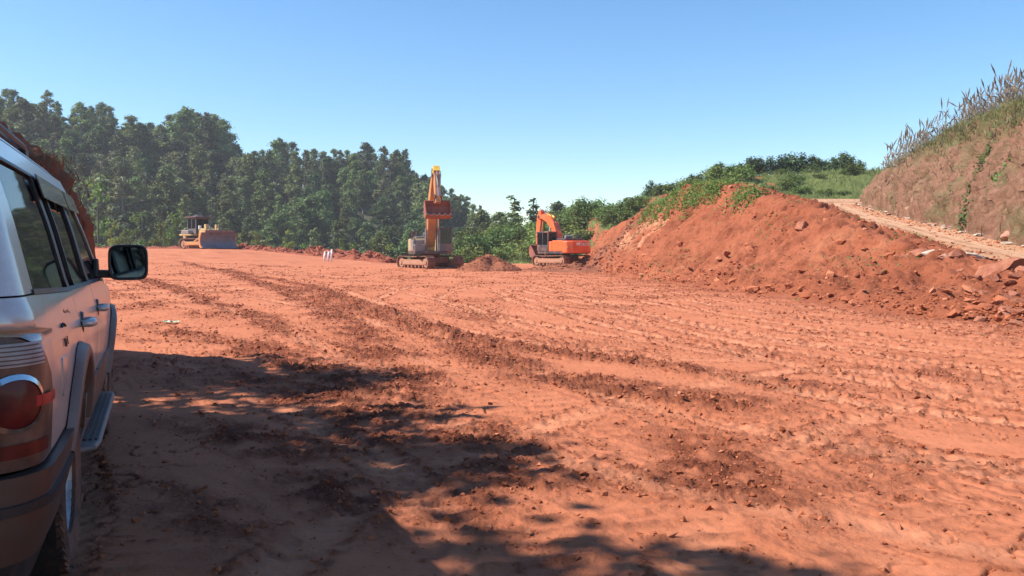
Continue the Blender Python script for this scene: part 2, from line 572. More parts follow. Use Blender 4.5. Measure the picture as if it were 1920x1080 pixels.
crumb = np.clip(perlin(X * 17, Y * 17 + 77) - .25, 0, 1) * S((perlin(X * .8 + 60, Y * .8) + .1) / .4)
# curling lips of drying mud
crk = perlin(X * 2.0, Y * 2.4 + 31) + .5 * perlin(X * 5.2, Y * 5.2)
lipw = S((perlin(X * .35 + 4, Y * .35) - .05) / .25) * S((20 - dist) / 10)
lip = np.exp(-(crk / .03) ** 2) * lipw
curl = np.exp(-((crk - .12) / .09) ** 2) * lipw
band = fbm(psi * 1.1 + 30, alo * .10, octv=3)
bandc = S((band - .10) / .22) * S(.35 + 1.3 * perlin(X * .22 + 90, Y * .22))
churn = np.clip(churn + .55 * bandc * np.clip(.35 + 1.2 * perlin(X * 1.7, Y * 1.7), 0, 1), 0, 1)
dz += (.002 + .021 * churn) * fine * (.4 + near_w) + churn * .060 * np.clip(clod, -.25, 1.2) + .028 * crumb * (.15 + churn) - .03 * lip + .010 * curl
foot = np.exp(-np.maximum(tab(Y, BY, BX) - X, 0) / 1.1) * S((Y - 10) / 3)
foot = foot * np.clip(.75 + 1.1 * perlin(X * .8, Y * .8 + 12), 0, 1)
dz += foot * .10 * np.clip(clod + .3, 0, 1.3)
churn = np.clip(churn + foot * .9, 0, 1)
churn = np.clip(churn + .6 * lip + .9 * crumb, 0, 1)
dz = dz * (.62 + .38 * S((dist - 4) / 7))
for a_, b_ in zip(FULL[2:], (churn, pale, dz)): a_[seen] = b_
X, Y, churn, pale, dz = FULL
Z = Z + dz * w_lot

# slopes: broken earth pushed out along the surface normal
def grad(V):
    V = V.reshape(nr, nc)
    return V
P3 = np.stack([X, Y, Z], 1).reshape(nr, nc, 3)
du = np.gradient(P3, axis=1); dv = np.gradient(P3, axis=0)
N3 = np.cross(du, dv); N3 /= np.linalg.norm(N3, axis=2)[..., None] + 1e-9
N3 = np.where(N3[..., 2:3] < 0, -N3, N3).reshape(-1, 3)
sl = (w_emb + w_cl + w_mo + w_bk) > 0.01
def slope_disp(xs, ys, zs, e, c, m_, bk):
    big = fbm(xs * .35, ys * .35, zs * .5, octv=3)
    mid = fbm(xs * 1.3, ys * 1.3, zs * 1.3, octv=3, ridged=True)
    sm = fbm(xs * 3.6, ys * 3.6, zs * 3.6, octv=4, gain=.62)
    gul = fbm(ys * 1.6 + .5 * zs, xs * .15, zs * .2, octv=3, ridged=True)   # runnels down the slope
    blk = fbm(xs * 2.2 + 3, ys * 2.2, zs * 2.6, octv=3, gain=.55, ridged='billow')
    d = e * (.34 * big + .26 * mid + .20 * sm + .18 * gul + .16 * blk) + c * (.55 * big + .50 * mid + .34 * sm + .34 * gul + .34 * blk) \
      + m_ * (.25 * big + .18 * mid + .12 * sm) + bk * (.5 * big + .15 * sm)
    # the ribbed freshly cut face beyond the excavators' work, bucket-tooth grooves
    rib = ((xs > 6.2) & (xs < 9.6)).astype(float) * S((ys - 43.5) / 1.5) * S((56 - ys) / 1.5) * S((zs - .8) / .5) * S((3.2 - zs) / .4) * e
    rib = rib * S((perlin(ys * .5, zs * .8) + .45) / .3)
    d = d + rib * (.16 * np.sin(ys * 2 * math.pi / .62 + 1.5 * np.sin(ys)) - .1)
    return d, rib * np.clip(.3 + .7 * np.sin(ys * 2 * math.pi / .62 + 1.5 * np.sin(ys)), 0, 1), mid
xs, ys, zs = X[sl], Y[sl], Z[sl]
disp, rib, mid = slope_disp(xs, ys, zs, w_emb[sl], w_cl[sl], w_mo[sl], w_bk[sl])
V = np.stack([X, Y, Z], 1)
V[sl] += N3[sl] * disp[:, None]
ribf = np.zeros_like(X); ribf[sl] = rib
# road ruts
for off, wd in ((.30, .22), (.62, .22)):
    q = (X - lerp(nXx, fX, off)) - .12 * np.sin(Y * .4)
    V[:, 2] -= w_rd * .07 * np.exp(-(q / wd) ** 2)
    pale = np.where(is_road, np.maximum(pale, np.exp(-((q - .5) / .4) ** 2)), pale)
    churn = np.where(is_road, np.maximum(churn, np.exp(-(q / .26) ** 2) * np.clip(.8 + perlin(Y * .8, X * .8), .2, 1)), churn)
rm = w_rd > 0
V[rm, 2] += w_rd[rm] * .03 * fbm(X[rm] * 2.5, Y[rm] * 2.5, octv=3)
mv = np.zeros_like(X)
mv[sl] = mid
slope_soft = 1 - np.clip(N3[:, 2], 0, 1)

region = np.zeros(len(X), dtype=np.int8)
for k, m_ in ((1, is_emb), (2, is_road), (3, is_cliff), (4, is_bank), (5, is_mound)):
    region[m_] = k

i0 = (np.arange(nr - 1)[:, None] * nc + np.arange(nc - 1)[None, :]).ravel()
Q = np.stack([i0, i0 + 1, i0 + nc + 1, i0 + nc], 1)
Q = Q[:, ::-1]
# close the hole under the camera with a fan row: collapse ring 0 (r = 0.35 m, below the lens)
reg_f = region[Q[:, 0]]

def soil(name, dry1, dry2, palec, dark, fine_scale=18.0, bstr=1.15, extra=None, bymap=False):
    m, n, l, b = mat(name)
    b.inputs['Roughness'].default_value = .92
    b.inputs['Specular IOR Level'].default_value = .15
    t = tex(n, l, .55, 6, .6)
    t2 = tex(n, l, 5.0, 6, .65)
    r = ramp(n, [(.30, dry1), (.70, dry2)]); l.new(t.outputs[0], r.inputs[0])
    c = r.outputs[0]
    rp = ramp(n, [(.38, 0.0), (.72, 1.0)]); l.new(t2.outputs[0], rp.inputs[0])
    mul = n.new('ShaderNodeMath'); mul.operation = 'MULTIPLY'; mul.inputs[1].default_value = .35
    l.new(rp.outputs[0], mul.inputs[0])
    c = mixc(n, l, mul.outputs[0], c, tuple(x * .72 for x in dry1))
    t3 = tex(n, l, 26.0, 4, .7); r3 = ramp(n, [(.60, 0.0), (.74, .3)]); l.new(t3.outputs[0], r3.inputs[0])
    c = mixc(n, l, r3.outputs[0], c, tuple(x * .55 for x in dry1))
    m1 = n.new('ShaderNodeMath'); m1.operation = 'MULTIPLY'; m1.inputs[1].default_value = .6
    l.new(attr(n, 'pale'), m1.inputs[0])
    c = mixc(n, l, m1.outputs[0], c, palec)
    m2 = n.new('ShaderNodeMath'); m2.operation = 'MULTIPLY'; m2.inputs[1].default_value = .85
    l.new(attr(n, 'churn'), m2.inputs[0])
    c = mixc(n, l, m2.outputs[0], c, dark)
    if extra: c = extra(n, l, c)
    l.new(c, b.inputs['Base Color'])
    f1 = tex(n, l, fine_scale, 9, .74)
    f2 = tex(n, l, fine_scale * .28, 5, .6)
    sm_ = n.new('ShaderNodeMath'); sm_.operation = 'MULTIPLY_ADD'; sm_.inputs[1].default_value = 1.6
    l.new(f2.outputs[0], sm_.inputs[0]); l.new(f1.outputs[0], sm_.inputs[2])
    bn = bump(n, l, b, sm_.outputs[0], bstr, .07)
    if bymap:
        mm = n.new('ShaderNodeMapRange'); mm.inputs[3].default_value = .42; mm.inputs[4].default_value = 1.0
        l.new(attr(n, 'churn'), mm.inputs[0]); l.new(mm.outputs[0], bn.inputs['Strength'])
    return m

M = {}
M['lot'] = soil('red clay', (.435, .140, .065), (.525, .186, .094), (.59, .258, .144), (.200, .054, .027), bymap=True)
def emb_extra(n, l, c):
    t = tex(n, l, 1.1, 6, .7, stretch=(1, .5, .5)); r = ramp(n, [(.50, 0.0), (.68, 1.0)]); l.new(t.outputs[0], r.inputs[0])
    c = mixc(n, l, r.outputs[0], c, (.20, .056, .027))
    t = tex(n, l, .4, 5, .6); r = ramp(n, [(.56, 0.0), (.72, .8)]); l.new(t.outputs[0], r.inputs[0])
    c = mixc(n, l, r.outputs[0], c, (.44, .165, .083))
    return c
M['emb'] = soil('loose red earth', (.29, .085, .040), (.38, .120, .060), (.62, .31, .175), (.15, .042, .021), 11, 1.1, emb_extra)
M['road'] = soil('tan road clay', (.43, .225, .122), (.51, .285, .165), (.57, .345, .215), (.22, .105, .055), 8, .7)
def cliff_extra(n, l, c):
    t = tex(n, l, 1.3, 8, .75, stretch=(1, 1, .25)); r = ramp(n, [(.47, 0.0), (.56, 1.0)]); l.new(t.outputs[0], r.inputs[0])
    c = mixc(n, l, r.outputs[0], c, (.17, .092, .052))
    t = tex(n, l, .55, 6, .65); r = ramp(n, [(.52, 0.0), (.64, .75)]); l.new(t.outputs[0], r.inputs[0])
    c = mixc(n, l, r.outputs[0], c, (.155, .130, .062))
    t = tex(n, l, 2.2, 5, .6); r = ramp(n, [(.60, 0.0), (.70, .7)]); l.new(t.outputs[0], r.inputs[0])
    return mixc(n, l, r.outputs[0], c, (.38, .20, .135))
M['cliff'] = soil('weathered cut face', (.235, .118, .074), (.30, .150, .096), (.38, .22, .155), (.105, .105, .038), 5, 1.6, cliff_extra)
M['bank'] = soil('grassy soil', (.085, .105, .03), (.13, .15, .045), (.17, .17, .06), (.06, .07, .02), 10, .6)
M['mound'] = soil('dark red earth', (.30, .10, .05), (.40, .145, .075), (.45, .2, .1), (.16, .06, .03), 10, .9)

names = ['ground', 'embankment', 'haul_road', 'cut_cliff', 'green_bank', 'earth_bank']
mats = ['lot', 'emb', 'road', 'cliff', 'bank', 'mound']
vegc = np.where(is_cliff, S((V[:, 2] - tab(Y, [20, 48, 60], [6.0, 6.4, 5.9]) + .5 * perlin(X * .5, Y * .5)) / .9), 0)
churn = np.where(is_cliff, vegc, churn)
pale = np.where(is_emb, np.maximum(pale * 0, ribf * .9), pale)
churn = np.where(is_emb, 0, churn)
VH = V[:, 2]
LABELS = {0: 'wide levelled lot of red clay scored with wheel tracks', 1: 'steep slope of loose red earth below the haul road',
          2: 'tan clay haul road climbing to the right of the slope', 3: 'tall weathered cut face beside the haul road',
          4: 'grassy bank behind the orange excavator', 5: 'dark red earth bank behind the car'}
def strip_mesh(ys_, x_of, nu, e_of, c_of):
    """slope sheet with its own even grid: rows along the road, columns up the slope"""
    U, YY = np.meshgrid(np.linspace(0, 1, nu), ys_)
    XX = x_of(U, YY)
    x, y = XX.ravel(), YY.ravel()
    z = H(x, y)
    P = np.stack([x, y, z], 1).reshape(len(ys_), nu, 3)
    # even out the columns along the slope
    for r in range(len(ys_)):
        sgm = np.concatenate([[0], np.cumsum(np.linalg.norm(np.diff(P[r], axis=0), axis=1))])
        XX[r] = np.interp(np.linspace(0, sgm[-1], nu), sgm, XX[r])
    x = XX.ravel(); z = H(x, y)
    P = np.stack([x, y, z], 1).reshape(len(ys_), nu, 3)
    Nn = np.cross(np.gradient(P, axis=1), np.gradient(P, axis=0)); Nn /= np.linalg.norm(Nn, axis=2)[..., None] + 1e-9
    Nn = np.where(Nn[..., 2:3] < 0, -Nn, Nn).reshape(-1, 3)
    e, c = e_of(x, y), c_of(x, y)
    d, rb, md = slope_disp(x, y, z, e, c, 0 * x, 0 * x)
    Vv = P.reshape(-1, 3) + Nn * d[:, None]
    Vv[:, 2] -= .05 * (1 - np.clip(e + c, 0, 1))
    n_ = nu
    i0 = (np.arange(len(ys_) - 1)[:, None] * n_ + np.arange(n_ - 1)[None, :]).ravel()
    return Vv, np.stack([i0, i0 + 1, i0 + n_ + 1, i0 + n_], 1), rb, md
for k in range(6):
    fq = Q[reg_f == k]
    if k in (1, 3) or not len(fq): continue
    u, inv = np.unique(fq.ravel(), return_inverse=True)
    me = np_mesh(names[k], V[u], inv.reshape(-1, 4), {'churn': churn[u], 'pale': pale[u]})
    o = link_mesh(names[k], me, M[mats[k]], None, True)
    tag(o, LABELS[k], None, None, 'structure')
fX_ = lambda y: tab(y, FY, FX); bX_ = lambda y: tab(y, BY, BX); nX_ = lambda y: tab(y, NY, NX)
zero = lambda x, y: 0 * x
bkw = lambda x, y: S((tab(x, *KB) - y + 1) / 3)
yy = np.concatenate([np.arange(6, 12, .3), np.arange(12, 50, .075), np.arange(50, 90, .12)])
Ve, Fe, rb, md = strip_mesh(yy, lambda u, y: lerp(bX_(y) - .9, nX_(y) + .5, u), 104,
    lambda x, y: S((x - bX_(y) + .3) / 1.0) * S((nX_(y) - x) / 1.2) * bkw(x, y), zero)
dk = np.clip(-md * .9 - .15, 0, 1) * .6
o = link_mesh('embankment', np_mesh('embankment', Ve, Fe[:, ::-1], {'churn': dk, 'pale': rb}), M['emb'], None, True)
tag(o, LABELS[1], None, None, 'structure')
yy = np.concatenate([np.arange(10, 24, .35), np.arange(24, 64, .10)])
Vc, Fc, rb, md = strip_mesh(yy, lambda u, y: fX_(y) - .3 + u * 15.0, 120, zero,
    lambda x, y: S((x - fX_(y) - .4) / .8) * bkw(x, y))
vg = S((Vc[:, 2] - tab(Vc[:, 1], [20, 48, 60], [5.7, 6.1, 5.7]) + .8 * perlin(Vc[:, 0] * .5, Vc[:, 1] * .5)) / .9)
o = link_mesh('cut_cliff', np_mesh('cut_cliff', Vc, Fc[:, ::-1], {'churn': vg, 'pale': 0 * vg}), M['cliff'], None, True)
tag(o, LABELS[3], None, None, 'structure')
# exact surface height lookup for things that stand on it
def surf(x, y):
    r = math.hypot(x, y); a = math.degrees(math.atan2(x, y))
    i = int(np.clip(np.searchsorted(rad, r) - 1, 0, nr - 2)); j = int(np.clip(np.searchsorted(ang, a) - 1, 0, nc - 2))
    tu = (a - ang[j]) / (ang[j + 1] - ang[j]); tv = (r - rad[i]) / (rad[i + 1] - rad[i])
    g = VH
    return float(lerp(lerp(g[i * nc + j], g[i * nc + j + 1], tu), lerp(g[(i + 1) * nc + j], g[(i + 1) * nc + j + 1], tu), tv))

# ---- the far valley and the wooded hill
def hill_z(X, Y):
    azm = X / np.maximum(Y, 1)                                  # bearing of the ridge as seen from the lot
    px = 960 + FPX * azm
    cz = np.interp(px, [-600, 0, 200, 330, 420, 470, 560, 680, 760, 830, 900, 1000, 1200, 2600], [31, 27.5, 25, 22.5, 20, 18, 17.5, 17.5, 14, 8.5, 4.5, 0, -3, 0])
    d = np.hypot(X, Y)
    t = (d - 118) / 112
    z = -7 + (cz + 7) * S(t) 
    z = np.where(d > 230, z - (d - 230) * .03, z)
    return z + 1.2 * np.sin(X * .06) * np.sin(Y * .05) 
aa = np.radians(np.linspace(-180, 180, 361)); rr = np.concatenate([np.linspace(108, 260, 60), [300, 380, 520, 800, 1400, 3000]])
A2, R2 = np.meshgrid(aa, rr)
X2, Y2 = (R2 * np.sin(A2)).ravel(), (R2 * np.cos(A2)).ravel()
front = np.abs(np.degrees(A2.ravel())) < 100
Z2 = np.where(front, hill_z(X2, np.maximum(Y2, 1)), -2.0)
edge = (R2.ravel() < 109)
Z2 = np.where(edge & ~((X2 > -14) & (Y2 > 60)), -7.2, Z2)
right = S((X2 + 14) / 20) * S((Y2 - 40) / 30) * S((150 - R2.ravel()) / 30)
Z2 = lerp(Z2, -3, right * 0)
Z2 = np.where(~front, -2.5, Z2)
n2 = len(aa)
i0 = (np.arange(len(rr) - 1)[:, None] * n2 + np.arange(n2 - 1)[None, :]).ravel()
Q2 = np.stack([i0, i0 + 1, i0 + n2 + 1, i0 + n2], 1)[:, ::-1]
M['forest_floor'] = simple('forest floor', (.045, .05, .022), .95, 0, .35, .3)
o = link_mesh('hillside', np_mesh('hillside', np.stack([X2, Y2, Z2], 1), Q2), M['forest_floor'], None, True)
tag(o, 'wooded hillside rising beyond the lot', None, None, 'structure')

# ---------------------------------------------------------------- loose clods and stones
def ico():
    t = (1 + 5 ** .5) / 2
    v = np.array([(-1, t, 0), (1, t, 0), (-1, -t, 0), (1, -t, 0), (0, -1, t), (0, 1, t), (0, -1, -t), (0, 1, -t), (t, 0, -1), (t, 0, 1), (-t, 0, -1), (-t, 0, 1)], float)
    v /= np.linalg.norm(v[0])
    f = np.array([(0, 11, 5), (0, 5, 1), (0, 1, 7), (0, 7, 10), (0, 10, 11), (1, 5, 9), (5, 11, 4), (11, 10, 2), (10, 7, 6), (7, 1, 8), (3, 9, 4), (3, 4, 2), (3, 2, 6), (3, 6, 8), (3, 8, 9), (4, 9, 5), (2, 4, 11), (6, 2, 10), (8, 6, 7), (9, 8, 1)])
    return v, f
ICV, ICF = ico()
OV = np.array([(1, 0, 0), (-1, 0, 0), (0, 1, 0), (0, -1, 0), (0, 0, 1), (0, 0, -1)], float)
OF = np.array([(0, 2, 4), (2, 1, 4), (1, 3, 4), (3, 0, 4), (2, 0, 5), (1, 2, 5), (3, 1, 5), (0, 3, 5)])
def rand_rot(n):
    q = rng.normal(size=(n, 4)); q /= np.linalg.norm(q, axis=1)[:, None]
    a, b, c, d = q.T
    return np.stack([1 - 2 * (c * c + d * d), 2 * (b * c - a * d), 2 * (b * d + a * c), 2 * (b * c + a * d), 1 - 2 * (b * b + d * d), 2 * (c * d - a * b), 2 * (b * d - a * c), 2 * (c * d + a * b), 1 - 2 * (b * b + c * c)], 1).reshape(n, 3, 3)
def clod_mesh(name, P, size, flat=.6, jag=.36, small=False):
    n = len(P)
    IV, IF = (OV, OF) if small else (ICV, ICF)
    nv = len(IV)
    L = IV[None] * (1 + rng.uniform(-jag, jag, (n, nv, 1))) * rng.uniform(.45, 1.35, (n, 1, 3))
    L = np.einsum('nij,nkj->nki', rand_rot(n), L)
    L[..., 2] *= flat
    Vv = (P[:, None, :] + L * size[:, None, None]).reshape(-1, 3)
    Ff = (IF[None] + nv * np.arange(n)[:, None, None]).reshape(-1, 3)
    tint = np.repeat(rng.uniform(0, 1, n), nv)
    return np_mesh(name, Vv, Ff, {'churn': tint * .9, 'pale': (tint < .15) * .5})

# on the lot: thick along the churned bands, thin elsewhere
lotm = (w_lot > .5) & (Rr.ravel() > 2.9) & (Rr.ravel() < 60) & (np.abs(np.degrees(A.ravel())) < 34)
idx = np.nonzero(lotm)[0]
area = (Rr.ravel() ** 1.0) * np.gradient(rad)[(np.arange(len(X)) // nc)] 
pr = area[idx] * (0.10 + 4.5 * churn[idx] ** 1.4) / (1 + (Rr.ravel()[idx] / 11) ** 1.3)
pr /= pr.sum()
pick = rng.choice(idx, 52000, p=pr)
sz = np.clip(.0055 * rng.pareto(2.2, len(pick)) + .005, 0, .021) * (1 + Rr.ravel()[pick] / 22)
P = V[pick] + rng.normal(0, .02, (len(pick), 3)) * [1, 1, 0] * (Rr.ravel()[pick] / 8)[:, None]
P[:, 2] += sz * .1
M['clod'] = soil('clay clods', (.41, .130, .060), (.50, .170, .083), (.60, .28, .16), (.24, .066, .032), 25, .5)
o = link_mesh('soil_clods', clod_mesh('soil_clods', P, sz, .75, .4, True), M['clod'])
tag(o, 'small loose clods of red clay scattered over the lot', 'soil', None, 'stuff')
# on the slopes
idx = np.nonzero((w_emb > .2) & (Rr.ravel() < 85) & (np.abs(np.degrees(A.ravel())) < 34))[0]
foot = np.exp(-((X[idx] - bX[idx]) / .9) ** 2)
pr = area[idx] * (.25 + 2.4 * foot) * (.4 + 1.4 * S((X[idx] - 7.5) / 3) * S((22 - Y[idx]) / 6)); pr /= pr.sum()
pick = rng.choice(idx, 13000, p=pr)
sz = np.clip(.020 * rng.pareto(2.1, len(pick)) + .015, 0, .17)
P = V[pick] + rng.normal(0, .05, (len(pick), 3))
o = link_mesh('slope_rubble', clod_mesh('slope_rubble', P, sz), M['clod'])
tag(o, 'crumbled red rubble lying on the earth slope', 'rubble', None, 'stuff')

def rock_obj(name, loc, size, m, flat=.7, seed=0, squash=(1, 1, 1)):
    """one boulder: a faceted block cut by random planes"""
    r = np.random.default_rng(seed)
    import bmesh
    bm = bmesh.new()
    bmesh.ops.create_icosphere(bm, subdivisions=3, radius=1.0)
    pl = r.normal(size=(13, 3)); pl /= np.linalg.norm(pl, axis=1)[:, None]
    dd = r.uniform(.42, .78, 13)
    for v in bm.verts:
        c = np.array(v.co)
        for p, d in zip(pl, dd):
            q = c @ p
            if q > d: c = c - p * (q - d) * 1.0
        c = c * (1 + .05 * r.normal() * .5)
        v.co = c * size * np.array([squash[0], squash[1], flat * squash[2]])
    me = bpy.data.meshes.new(name); bm.to_mesh(me); bm.free()
    o = link_mesh(name, me, m)
    o.location = loc
    o.rotation_euler = (r.uniform(-.4, .4), r.uniform(-.4, .4), r.uniform(0, 6.28))
    return o
def rockmat(name, c1, c2, c3, scale=5):
    m, n, l, b = mat(name)
    b.inputs['Roughness'].default_value = .9
    b.inputs['Specular IOR Level'].default_value = .2
    t = tex(n, l, scale, 6, .65); r = ramp(n, [(.3, c1), (.52, c2), (.75, c3)]); l.new(t.outputs[0], r.inputs[0])
    l.new(r.outputs[0], b.inputs['Base Color'])
    t2 = tex(n, l, scale * 4, 8, .7); bump(n, l, b, t2.outputs[0], .6, .03)
    return m
M['redrock'] = rockmat('red sandstone', (.22, .075, .042), (.33, .125, .073), (.42, .19, .12))
M['paleock'] = rockmat('pale stone', (.34, .25, .18), (.50, .40, .31), (.62, .53, .44))
M['pinkrock'] = rockmat('pinkish stone', (.28, .13, .085), (.38, .19, .13), (.46, .27, .19))

def stand(px, py):
    x, y = ground_pt(px, py)
    return x, y, surf(x, y)
GB = 'red boulders at the foot of the slope on the right'
special = [
    (1505, 436, .36, 'redrock', 'lone reddish block lodged high on the red slope near the haul road', (1.5, 1, 1.1)),
    (1872, 528, .52, 'redrock', 'largest reddish boulder with a deep shaded underside on the right slope', (1.6, 1, .8)),
    (1745, 486, .24, 'paleock', 'flat pale stone lying on the upper right slope above the rubble', (1.9, 1, .45)),
    (1717, 489, .24, 'redrock', 'reddish block left of the flat pale stone on the upper slope', (1.5, 1, .8)),
    (1772, 494, .22, 'pinkrock', 'rounded pinkish block right of the flat pale stone on the upper slope', (1, 1, 1)),
    (1826, 489, .22, 'paleock', 'whitish stone below the haul road near the right edge', (1.5, 1, .5)),
    (1886, 600, .20, 'redrock', 'reddish boulder lowest at the right foot of the slope', (1.5, 1, .9)),
    (1838, 603, .15, 'redrock', 'small red block at the toe of the slope on the right', (1.4, 1, .8)),
    (1893, 452, .30, 'pinkrock', 'big pinkish block under the cut face beside the haul road', (1.3, 1, 1.2)),
]
for i, (px, py, s_, mk, lab, sq) in enumerate(special):
    x, y, z = stand(px, py)
    o = rock_obj('boulder', (x, y, z + s_ * .05), s_, M[mk], .75, 50 + i, sq)
    tag(o, lab, 'boulder')
proto = [rock_obj('boulder', (0, 0, 0), 1.0, M['redrock'], .7, 80 + k) for k in range(4)]
use = [False] * 4
spots = [(1893, 548), (1912, 560), (1880, 562), (1900, 575), (1915, 590), (1862, 548), (1850, 522), (1905, 527), (1917, 540), (1868, 575), (1845, 560), (1902, 612), (1870, 590), (1830, 540), (1800, 520), (1790, 505), (1700, 500), (1660, 520), (1905, 545), (1888, 584), (1911, 603)]
for i, (px, py) in enumerate(spots):
    k = i % 4
    o = proto[k] if not use[k] else proto[k].copy()
    if use[k]: COL.objects.link(o)
    use[k] = True
    x, y, z = stand(px, py)
    s_ = random.uniform(.10, .23)
    o.location = (x, y, z + s_ * .2); o.scale = (s_ * 1.3, s_, s_ * .9)
    o.rotation_euler = (random.uniform(-.5, .5), random.uniform(-.5, .5), random.uniform(0, 6))
    tag(o, 'broken reddish rock in the ' + ('upper' if py < 535 else ('middle' if py < 575 else 'lower')) + ' rubble of the slope, ' + ('at the right edge' if px > 1897 else ('near the largest boulder' if px > 1840 else 'farther left')), 'boulder', GB)
# pale stones in a row along the foot of the cut face
proto = [rock_obj('stone', (0, 0, 0), 1.0, M[mk], .6, 90 + k) for k, mk in enumerate(('paleock', 'pinkrock', 'paleock'))]
use = [False] * 3
for i in range(64):
    t = i / 63
    yy = 24.5 + 32 * t ** 1.3 + random.uniform(-.5, .5)
    xx = float(tab(yy, FY, FX)) + random.uniform(.15, .95)
    k = i % 3
    o = proto[k] if not use[k] else proto[k].copy()
    if use[k]: COL.objects.link(o)
    use[k] = True
    s_ = random.uniform(.08, .2) * (1.25 if random.random() < .2 else 1)
    o.location = (xx, yy, surf(xx, yy) + s_ * .25); o.scale = (s_ * 1.4, s_, s_)
    o.rotation_euler = (0, 0, random.uniform(0, 6))
    tag(o, (('small ' if s_ < .12 else '') + ('pinkish' if k == 1 else 'pale') + ' stone along the foot of the cut face, ' + ('nearest the right edge' if t < .2 else ('right of the long creeper' if t < .4 else ('below the long creeper' if t < .6 else ('midway to the road bend' if t < .8 else 'near the road bend'))))), 'stone', 'pale stones edging the haul road')

idx = np.nonzero(is_road & (Rr.ravel() < 60) & (np.abs(np.degrees(A.ravel())) < 34))[0]
edge_w = np.exp(-((X[idx] - nXx[idx]) / .5) ** 2) + np.exp(-((fX[idx] - X[idx]) / .6) ** 2) + .06
pr = area[idx] * edge_w; pr /= pr.sum()
pick = rng.choice(idx, 2600, p=pr)
P = V[pick] + rng.normal(0, .06, (len(pick), 3)) * [1, 1, 0]
o = link_mesh('road_gravel', clod_mesh('road_gravel', P, np.clip(.018 * rng.pareto(2.2, len(pick)) + .015, 0, .1), .75, .35, True), M['clod'])
tag(o, 'loose gravel and crumbs along the edges of the haul road', 'gravel', None, 'stuff')

# ---- heaps of dug soil
def heap(name, label, cx, cy, prof, nclod, csize, m, seed, lx, ly, rz=0.0, h=1.0, cat='soil heap'):
    r = np.random.default_rng(seed)
    nx, ny = 90, 50
    gx, gy = np.meshgrid(np.linspace(-1, 1, nx), np.linspace(-1, 1, ny))
    z = prof(gx, gy)
    wx = cx + gx * lx * math.cos(rz) - gy * ly * math.sin(rz); wy = cy + gx * lx * math.sin(rz) + gy * ly * math.cos(rz)
    base = np.array([surf(float(a), float(b)) for a, b in zip(wx.ravel(), wy.ravel())]).reshape(ny, nx)
    zz = z * h * (1 + .25 * fbm(wx * 1.2, wy * 1.2 + seed, octv=3)) + np.where(z > .02, .10 * h ** .5 * fbm(wx * 3.5, wy * 3.5, octv=3, ridged=True), 0)
    edge = np.maximum(np.abs(gx), np.abs(gy)) > .97
    Vz = base + np.where(edge, -.12, np.where(z > .005, np.maximum(zz, -.05), -.06))
    Vv = np.stack([wx, wy, Vz], 2).reshape(-1, 3) - [cx, cy, 0]
    i0 = (np.arange(ny - 1)[:, None] * nx + np.arange(nx - 1)[None, :]).ravel()
    Fq = np.stack([i0, i0 + 1, i0 + nx + 1, i0 + nx], 1)
    root = empty(name, (cx, cy, 0))
    tag(root, label, cat)
    body = link_mesh('soil_body', np_mesh('soil_body', Vv, Fq, {'churn': np.full(len(Vv), .4) + .4 * perlin(Vv[:, 0] * 2, Vv[:, 1] * 2), 'pale': np.zeros(len(Vv))}), m, root, True)
    zf = z.ravel()
    pr = np.clip(zf, 0, 1) ** .5 * (zf > .03) ; pr /= pr.sum()
    pk = r.choice(len(Vv), nclod, p=pr)
    s_ = np.clip(csize * (.45 + r.pareto(2.6, nclod)), 0, csize * 3)
    Pp = Vv[pk] + r.normal(0, .08, (nclod, 3)) * [1, 1, .3]
    cl = link_mesh('clods', clod_mesh('clods', Pp, s_), m, root)
    cl['kind'] = 'stuff'
    return root
M['heap'] = soil('dug brown soil', (.24, .085, .045), (.33, .12, .062), (.42, .18, .1), (.17, .055, .03), 9, .8)
M['berm'] = soil('purplish red clods', (.28, .078, .043), (.37, .112, .062), (.45, .18, .11), (.17, .05, .029), 9, .8)
def dome(p=1.2): return lambda x, y: np.clip(1 - (x * x + y * y) ** .5 * 1.05, 0, 1) ** p
x, y = ground_pt(915, 509)
def scoop(gx, gy):
    z = np.clip(1 - ((np.abs(gx) ** 1.7 + gy * gy)) ** .6 * 1.05, 0, 1)
    bite = np.exp(-(((gx - .12) / .20) ** 2)) * S((.1 - gy) / .5)
    return np.clip(z * (1 - .62 * bite), 0, 1)
heap('soil_heap', 'brown heap of freshly dug soil in front of the two excavators', x, y + 2.0, scoop, 900, .03, M['heap'], 5, 2.3, 2.2, 0, 1.05)
def low(gx, gy):
    n = .55 + .75 * perlin(gx * 5 + 3, gy * 2)
    return np.clip(1 - np.abs(gy) ** 1.6 * 1.05, 0, 1) * np.clip(1 - np.abs(gx) ** 8, 0, 1) * np.clip(n, .15, 1.2)
def berm(name, label, p0, p1, ly, h, ncl, cs, seed):
    a, b = Vector(p0), Vector(p1)
    d = b - a
    heap(name, label, (a.x + b.x) / 2, (a.y + b.y) / 2, low, ncl, cs, M['berm'], seed, d.length / 2, ly, math.atan2(d.y, d.x), h, 'earth berm')
pa, pb, pc, pd = at(760, 480, 72), at(560, 480, 80), at(430, 470, 86), at(250, 470, 89)
berm('earth_berm', 'knobbly berm of reddish clods left of the yellow excavator', (pa.x - .8, pa.y), (pb.x, pb.y), 1.5, .95, 1500, .085, 11)
berm('earth_berm', 'low strip of red clods right of the bulldozer by the lot edge', (pb.x, pb.y), (pc.x, pc.y), 1.2, .55, 800, .08, 12)
berm('earth_berm', 'low strip of red earth left of the bulldozer at the lot edge', (-32.5, 90), (pd.x - 8, pd.y + 1), 1.2, .30, 400, .07, 13)
x, y = ground_pt(1120, 508)
